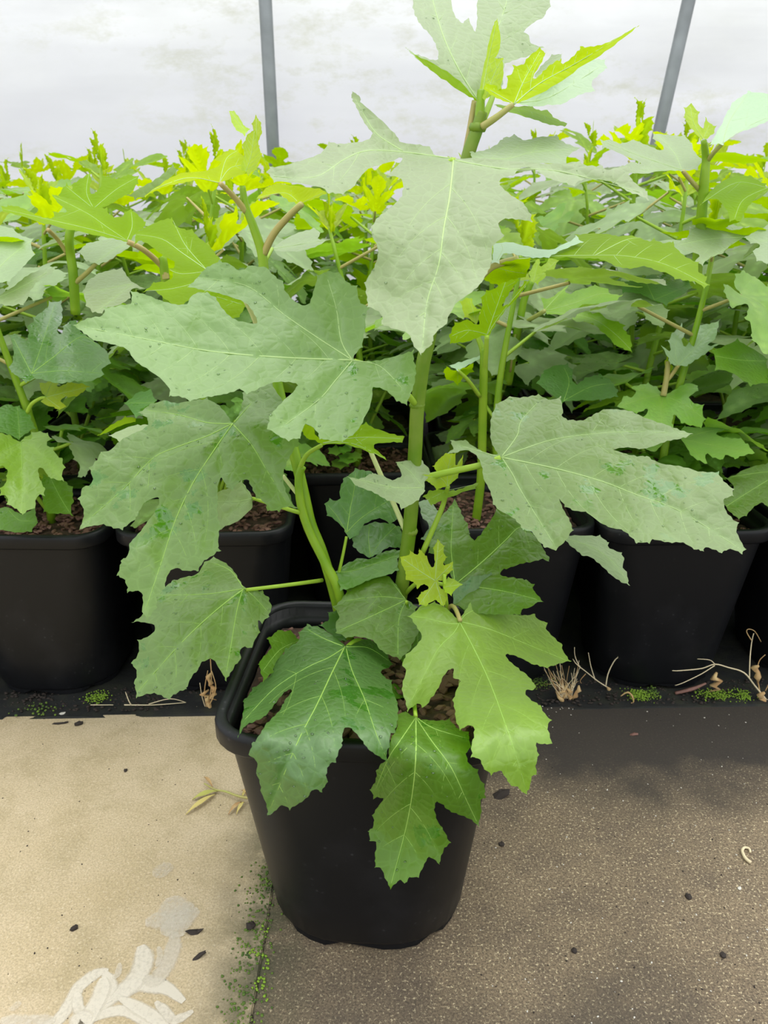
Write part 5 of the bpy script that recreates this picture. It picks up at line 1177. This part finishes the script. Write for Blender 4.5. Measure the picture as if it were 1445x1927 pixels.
traced_leaf(l2, 3, 'pale', [(538, 1200), (570, 1130), (640, 1082), (720, 1060), (790, 1050), (850, 1130), (932, 1182), (852, 1182), (840, 1242), (780, 1282), (680, 1312), (662, 1342), (600, 1332), (560, 1292)], [(850, 1150, 1.1), (540, 1200, 1.06), (790, 1050, 1.18), (620, 1335, 1.0)], (850, 1150), [[(850, 1150), (700, 1180), (555, 1210)], [(850, 1150), (640, 1320)]])
traced_leaf(l2, 4, 'bluegreen', [(140, 632), (95, 602), (75, 560), (100, 520), (110, 440), (100, 370), (78, 308), (120, 290), (170, 322), (217, 342), (230, 290), (223, 230), (270, 190), (270, 158), (330, 120), (370, 90), (402, 38), (492, 28), (502, 100), (500, 190), (458, 272), (500, 292), (512, 230), (560, 190), (610, 182), (650, 270), (720, 322), (800, 382), (862, 432), (882, 500), (892, 532), (832, 562), (820, 592), (837, 622), (780, 652), (720, 677), (640, 672), (560, 682), (480, 692), (380, 672), (300, 652), (210, 682)],
    [(255, 612, 1.06), (80, 310, 1.14), (450, 30, 1.22), (890, 530, 1.12), (480, 690, 1.03)], (255, 612), [[(255, 612), (430, 480), (655, 315), (800, 400)], [(255, 612), (330, 400), (440, 60)], [(255, 612), (500, 590), (820, 610)], [(253, 610), (110, 330)]], vgap=40)
traced_leaf(l1, 4, 'bright', [(165, 1158), (130, 1150), (80, 1110), (0, 1090), (-120, 1120), (-150, 1250), (-60, 1400), (0, 1362), (30, 1358), (60, 1400), (50, 1450), (50, 1490), (0, 1540), (5, 1592), (55, 1600), (60, 1662), (110, 1690), (150, 1720), (182, 1747), (220, 1720), (280, 1692), (300, 1600), (352, 1590), (362, 1540), (330, 1480), (310, 1420), (315, 1368), (350, 1385), (390, 1440), (440, 1465), (510, 1477), (500, 1410), (522, 1370), (500, 1300), (440, 1250), (430, 1210), (370, 1185), (412, 1135), (380, 1095), (320, 1078), (250, 1090), (230, 1112), (185, 1132)],
    [(168, 1160, 1.12), (182, 1745, 1.0), (510, 1470, 1.04), (-140, 1200, 1.06), (380, 1095, 1.14)], (168, 1160), [[(168, 1160), (180, 1400), (182, 1730)], [(170, 1162), (310, 1240), (500, 1450)], [(165, 1162), (0, 1250), (-110, 1340)], [(170, 1158), (390, 1115)]], vgap=30)
traced_leaf(l1, 4, 'green', [(-60, 900), (60, 860), (160, 880), (240, 950), (282, 1050), (220, 1090), (150, 1140), (60, 1100), (-60, 1060)], [(160, 1150, 1.14), (-60, 900, 1.2), (260, 960, 1.2)], (160, 1140), [[(160, 1135), (150, 1000), (140, 880)]])
traced_leaf(l1, 4, 'yellow', [(370, 800), (330, 760), (318, 690), (382, 680), (400, 622), (452, 598), (483, 620), (480, 680), (453, 712), (500, 710), (560, 668), (600, 690), (660, 690), (718, 715), (690, 740), (640, 782), (590, 800), (550, 800), (488, 820), (532, 880), (480, 902), (420, 882), (360, 862), (328, 830)], [(372, 805, 1.08), (450, 600, 1.14), (718, 716, 1.10), (480, 900, 1.04)], (372, 805), [[(372, 802), (500, 770), (690, 725)], [(370, 800), (400, 720), (450, 615)], [(374, 810), (480, 885)]], vgap=18)
T(l1, [(52, 775, 1.12), (60, 760, 1.11), (75, 750, 1.1), (86, 748, 1.08)], [.003, .002], 'petiole')
traced_leaf(l1, 4, 'green', [(350, 1430), (440, 1460), (520, 1478), (582, 1530), (592, 1640), (570, 1700), (582, 1752), (510, 1740), (420, 1742), (360, 1722), (343, 1620), (328, 1500)], [(400, 1430, 1.12), (580, 1740, 1.06), (360, 1720, 1.06)], (400, 1440), [[(400, 1440), (480, 1600), (560, 1730)]])
traced_leaf(l1, 4, 'green', [(-60, 1700), (60, 1688), (170, 1740), (280, 1700), (292, 1760), (302, 1812), (250, 1882), (150, 1892), (20, 1872), (-60, 1860)], [(60, 1700, 1.1), (300, 1800, 1.08), (20, 1870, 1.06)], (60, 1700), [[(60, 1700), (150, 1790), (270, 1800)]])
traced_leaf(l2, 8, 'bluegreen', [(228, 600), (280, 557), (332, 547), (352, 592), (320, 645), (270, 657)], [(350, 600, 1.05), (230, 600, 1.08), (330, 548, 1.12)], (345, 600), [[(345, 600), (240, 600)]], vgap=0)
traced_leaf(l2, 8, 'lime', [(118, 732), (170, 690), (230, 657), (272, 660), (267, 677), (210, 692), (150, 722)], [(270, 668, 1.02), (120, 732, .98), (230, 657, 1.05)], (268, 668), under=True, vgap=0)
# small seedling leaves in the pot behind
for k, (cx, cy, s) in enumerate(((655, 862, 22), (632, 848, 18), (640, 872, 20), (668, 858, 16), (650, 845, 14))):
    rs = random.Random(k)
    pts = [(cx + math.cos(a * .5236) * s * (1.0 if a % 2 else .72), cy + math.sin(a * .5236) * s * .55 * (1.0 if a % 2 else .75)) for a in range(12)]
    traced_leaf(gg, 0, 'bright', pts, [(cx, cy, 1.43), (cx + 10, cy - 20, 1.47), (cx - 20, cy - 5, 1.44)], (cx, cy), vgap=0, wave=.5)

# ------------------------------------------------------------------ dried weeds, moss and straw along the edge of the slabs
def weed(px, py, label, stems, mat='dry', name='dried_weed', h=.0):
    """stems: polylines of (px, py, forward offset); measured from the photograph"""
    d0 = ground(px, py).y; base = ground(px, py)
    o = empty(name, base, label, 'weed')
    for st in stems:
        pts = [P(x, y, d0 + q) for x, y, q in st[0]]
        pts = [Vector((p.x, p.y, max(p.z, .0035))) for p in pts]
        tube_obj('weed_stalk', pts, st[1], M[st[2] if len(st) > 2 else mat], o, 5, 4)
    return o
def shrivel(o, px, py, d, s, mat='dry', seed=0):
    rs = random.Random(seed); c = P(px, py, d) - o.location
    mb = MB(); 
    pts = [c + Vector((rs.uniform(-s, s) * .5, rs.uniform(-s, s) * .3, -k * s * .45)) for k in range(6)]
    mb.tube(pts, [s * .12, s * .34, s * .22, s * .36, s * .15, s * .05], 6)
    mb.build('shrivelled_leaf', M[mat], o)
w = weed(200, 1275, 'dried weed with a papery head in front of the left pot', [([(205, 1280, 0), (200, 1262, 0), (195, 1245, .01), (185, 1238, .01)], [.001, .0006]), ([(200, 1275, 0), (210, 1255, 0), (206, 1245, -.01), (195, 1250, -.01), (190, 1272, -.01)], [.0007, .0004]), ([(200, 1275, 0), (192, 1258, 0), (185, 1275, 0), (178, 1285, 0)], [.0006, .0004])])
shrivel(w, 174, 1226, w.location.y + .01, .016, 'dry', 1)
w = weed(392, 1335, 'bushy tuft of bleached dead weed just left of the central pot', [([(390, 1345, 0), (395, 1315, 0), (398, 1280, .01), (396, 1240, .02)], [.0015, .0008]), ([(388, 1345, 0), (380, 1310, 0), (376, 1285, 0)], [.0009, .0005], 'drypale'),
    ([(392, 1340, 0), (402, 1310, -.01), (406, 1290, -.01), (398, 1262, 0)], [.0011, .0006]), ([(386, 1348, 0), (370, 1330, 0), (365, 1342, 0)], [.0008, .0005], 'drypale'), ([(390, 1340, 0), (385, 1300, 0), (391, 1262, 0)], [.0012, .0006])])
for k, (x, y) in enumerate(((392, 1268), (400, 1290), (386, 1300), (394, 1320), (382, 1330))): shrivel(w, x, y, w.location.y, .012, 'dry', k)
w = weed(300, 1330, 'long bleached straw lying along the edge of the tan slab', [([(172, 1336, 0), (182, 1332, 0), (195, 1338, 0), (215, 1339, 0)], [.0009, .0006], 'drypale'), ([(235, 1335, 0), (290, 1333, 0), (350, 1322, 0)], [.0012, .0006], 'drypale'), ([(248, 1335, 0), (242, 1318, 0), (236, 1302, .01)], [.0011, .0006], 'drypale'), ([(280, 1325, 0), (320, 1315, 0), (350, 1322, 0)], [.0009, .0005], 'drypale')], 'drypale', 'straw')
sts = []
rs = random.Random(8)
for k in range(38):
    x0 = 1062 + rs.uniform(-8, 14); tx = 1030 + rs.uniform(-8, 62); ty = 1255 + rs.uniform(-12, 34)
    sts.append(([(x0, 1318, 0), ((x0 + tx) / 2 + rs.uniform(-6, 6), 1290, .0), (tx, ty, rs.uniform(0, .015))], [.0006, .0003], 'drypale' if k % 2 else 'dry'))
w = weed(1065, 1318, 'dense tuft of straw-coloured dead stalks right of the bright leaf', sts)
for k, (x, y) in enumerate(((1062, 1290), (1072, 1296), (1056, 1300), (1084, 1292))): shrivel(w, x, y, w.location.y, .012, 'dry', k + 20)
w = weed(1150, 1300, 'branched bleached weed skeleton in front of the right pots', [
    ([(1148, 1300, 0), (1125, 1282, 0), (1105, 1266, 0), (1085, 1250, 0), (1078, 1240, .01)], [.0011, .0006], 'drypale'),
    ([(1120, 1280, 0), (1112, 1255, .005), (1107, 1228, .01)], [.0009, .0005], 'drypale'), ([(1140, 1290, 0), (1144, 1268, .005), (1155, 1245, .01), (1165, 1236, .01), (1180, 1233, .01), (1188, 1240, .01)], [.0011, .0006], 'drypale'),
    ([(1163, 1237, .01), (1158, 1218, .012), (1153, 1205, .015)], [.0008, .0005], 'drypale'), ([(1092, 1258, 0), (1082, 1235, .01), (1081, 1218, .01)], [.0008, .0005], 'drypale'),
    ([(1102, 1268, 0), (1092, 1280, -.005), (1094, 1286, -.005)], [.0007, .0004], 'dry')], 'drypale')
shrivel(w, 1148, 1292, w.location.y, .011, 'dry', 31)
w = weed(1420, 1320, 'large arching dead weed at the right edge in front of the pots', [
    ([(1440, 1325, 0), (1420, 1290, 0), (1400, 1266, 0), (1370, 1256, .01), (1345, 1250, .01), (1320, 1258, .01), (1280, 1262, .005), (1265, 1262, 0)], [.0016, .0011, .0007], 'drypale'),
    ([(1345, 1250, .01), (1335, 1242, .01), (1312, 1240, .01)], [.0008, .0005], 'drypale'), ([(1345, 1252, .01), (1320, 1268, .005), (1285, 1285, 0), (1270, 1290, 0)], [.0009, .0005], 'drypale'),
    ([(1410, 1275, 0), (1411, 1240, .01), (1414, 1210, .02), (1418, 1192, .02)], [.0011, .0007], 'drypale'), ([(1414, 1205, .02), (1405, 1190, .02), (1408, 1184, .02), (1420, 1188, .02), (1432, 1208, .02)], [.0009, .0005], 'dry'),
    ([(1430, 1305, 0), (1425, 1270, .005), (1428, 1245, .01), (1440, 1232, .01)], [.0011, .0006], 'dry'), ([(1440, 1300, 0), (1455, 1270, 0), (1460, 1250, 0)], [.0010, .0006], 'dry'),
    ([(1425, 1325, 0), (1442, 1330, 0), (1460, 1322, 0)], [.0009, .0005], 'drypale')], 'drypale')
for k, (x, y) in enumerate(((1351, 1268), (1428, 1252), (1434, 1300), (1440, 1312), (1424, 1318))): shrivel(w, x, y, w.location.y, .016, 'dry', k + 40)
w = weed(1190, 1320, 'small withered curled leaf drooping over the slab edge at right', [([(1168, 1310, 0), (1180, 1303, .0), (1188, 1308, 0), (1192, 1322, -.005), (1186, 1335, -.01)], [.0009, .0018, .0006])], 'dry', 'withered_leaf')
w = weed(1290, 1308, 'brown curled bark strip lying on the cloth in front of the right pot', [([(1270, 1306, 0), (1290, 1300, .0), (1310, 1294, .005), (1328, 1286, .01)], [.0028, .0036, .0018])], 'bark', 'bark_strip'); w['category'] = 'debris'
# withered sprig on the tan slab left of the pot
sp0 = empty('withered_sprig', ground(430, 1500), 'withered yellow sprig on the tan slab touching the central pot', 'sprig')
def flat(pts, h=.004): return [ground(x, y) + Vector((0, 0, h + q)) for x, y, q in pts]
tube_obj('sprig_stalk', flat([(478, 1512, .004), (450, 1505, .002), (425, 1495, .001), (405, 1490, 0), (385, 1482, .003)]), [.0020, .0014, .0010], M['petiolered'], sp0, 6)
for k, (x0, y0, x1, y1, mt, wd) in enumerate(((410, 1492, 362, 1507, 'lime', 13), (405, 1498, 350, 1535, 'yellow', 11), (400, 1484, 384, 1464, 'dry', 7), (455, 1505, 470, 1482, 'yellow', 6), (455, 1512, 430, 1535, 'dry', 8), (460, 1512, 445, 1535, 'yellow', 7), (465, 1500, 455, 1490, 'dry', 6))):
    a = ground(x0, y0) + Vector((0, 0, .003)); b = ground(x1, y1) + Vector((0, 0, .002)); t = (b - a); nn = Vector((-t.y, t.x, 0)).normalized() * wd / F * .5
    vs = []; fs = []
    for i in range(7):
        q = i / 6; wq = math.sin(math.pi * min(.97, q + .03)) ** .8; c = a.lerp(b, q) + Vector((0, 0, .005 * math.sin(q * 3.1)))
        vs += [c - nn * wq, c + Vector((0, 0, -.0012)), c + nn * wq + Vector((0, 0, .001 * math.sin(q * 9)))]
    for i in range(6):
        for j in range(2): k0 = i * 3 + j; fs.append((k0, k0 + 1, k0 + 4, k0 + 3))
    me = mesh('leaflet', [v - sp0.location for v in vs], fs, M['dry'] if mt == 'dry' else simple('wilted_leaflet', (.42, .42, .10) if mt == 'lime' else (.58, .48, .16), .7))
    link('sprig_leaf', me, sp0)
# moss cushions and little liverworts on the cloth edge
def moss(px, py, w, hgt, n, mat, label, name='moss_cushion', s0=.0006, s1=.0017):
    n = n * 3 if name == 'moss_cushion' else n
    c = ground(px, py, .006); mb = MB(); rs = random.Random(int(px * 3 + py))
    for k in range(n):
        x = rs.gauss(0, w / F * .45); y = rs.gauss(0, .008); s = rs.uniform(s0, s1)
        mb.lump((x, y, rs.uniform(0, hgt)), s, s, s * .8, k)
    o = mb.build(name, M[mat], None, Vector((c.x, c.y, .004))); o['label'] = label; o['category'] = 'moss'
    return o
moss(72, 1333, 60, .003, 40, 'moss', 'pale green liverwort patch at the slab edge, left', 'liverwort', .0010, .0026)
moss(182, 1312, 30, .004, 60, 'mossy', 'bright moss cushion below the papery dried weed')
moss(1000, 1285, 60, .006, 120, 'moss', 'dark green moss beside the straw tuft, under the bright leaf')
moss(1203, 1308, 34, .005, 110, 'mossy', 'bright green moss cushion beside the withered curled leaf')
moss(1228, 1303, 16, .004, 40, 'moss', 'tiny moss cushion right of the withered curled leaf')
moss(1345, 1306, 50, .004, 110, 'mossy', 'moss strip under the arching dead weed')
moss(1398, 1308, 24, .004, 50, 'mossy', 'moss cushion at the foot of the arching dead weed')
# loose dirt along the edge of the cloth
mb = MB()
for k in range(1400):
    px = rr.uniform(-50, 1500)
    c = ground(px, rr.uniform(1296, 1342) - 20 * px / 1445 * .9); s = rr.uniform(.0010, .0032)
    mb.lump(c + Vector((0, 0, .002)), s * 1.3, s, s * .7, k)
o = mb.build('loose_dirt', M['crumb'], floor); o['kind'] = 'stuff'
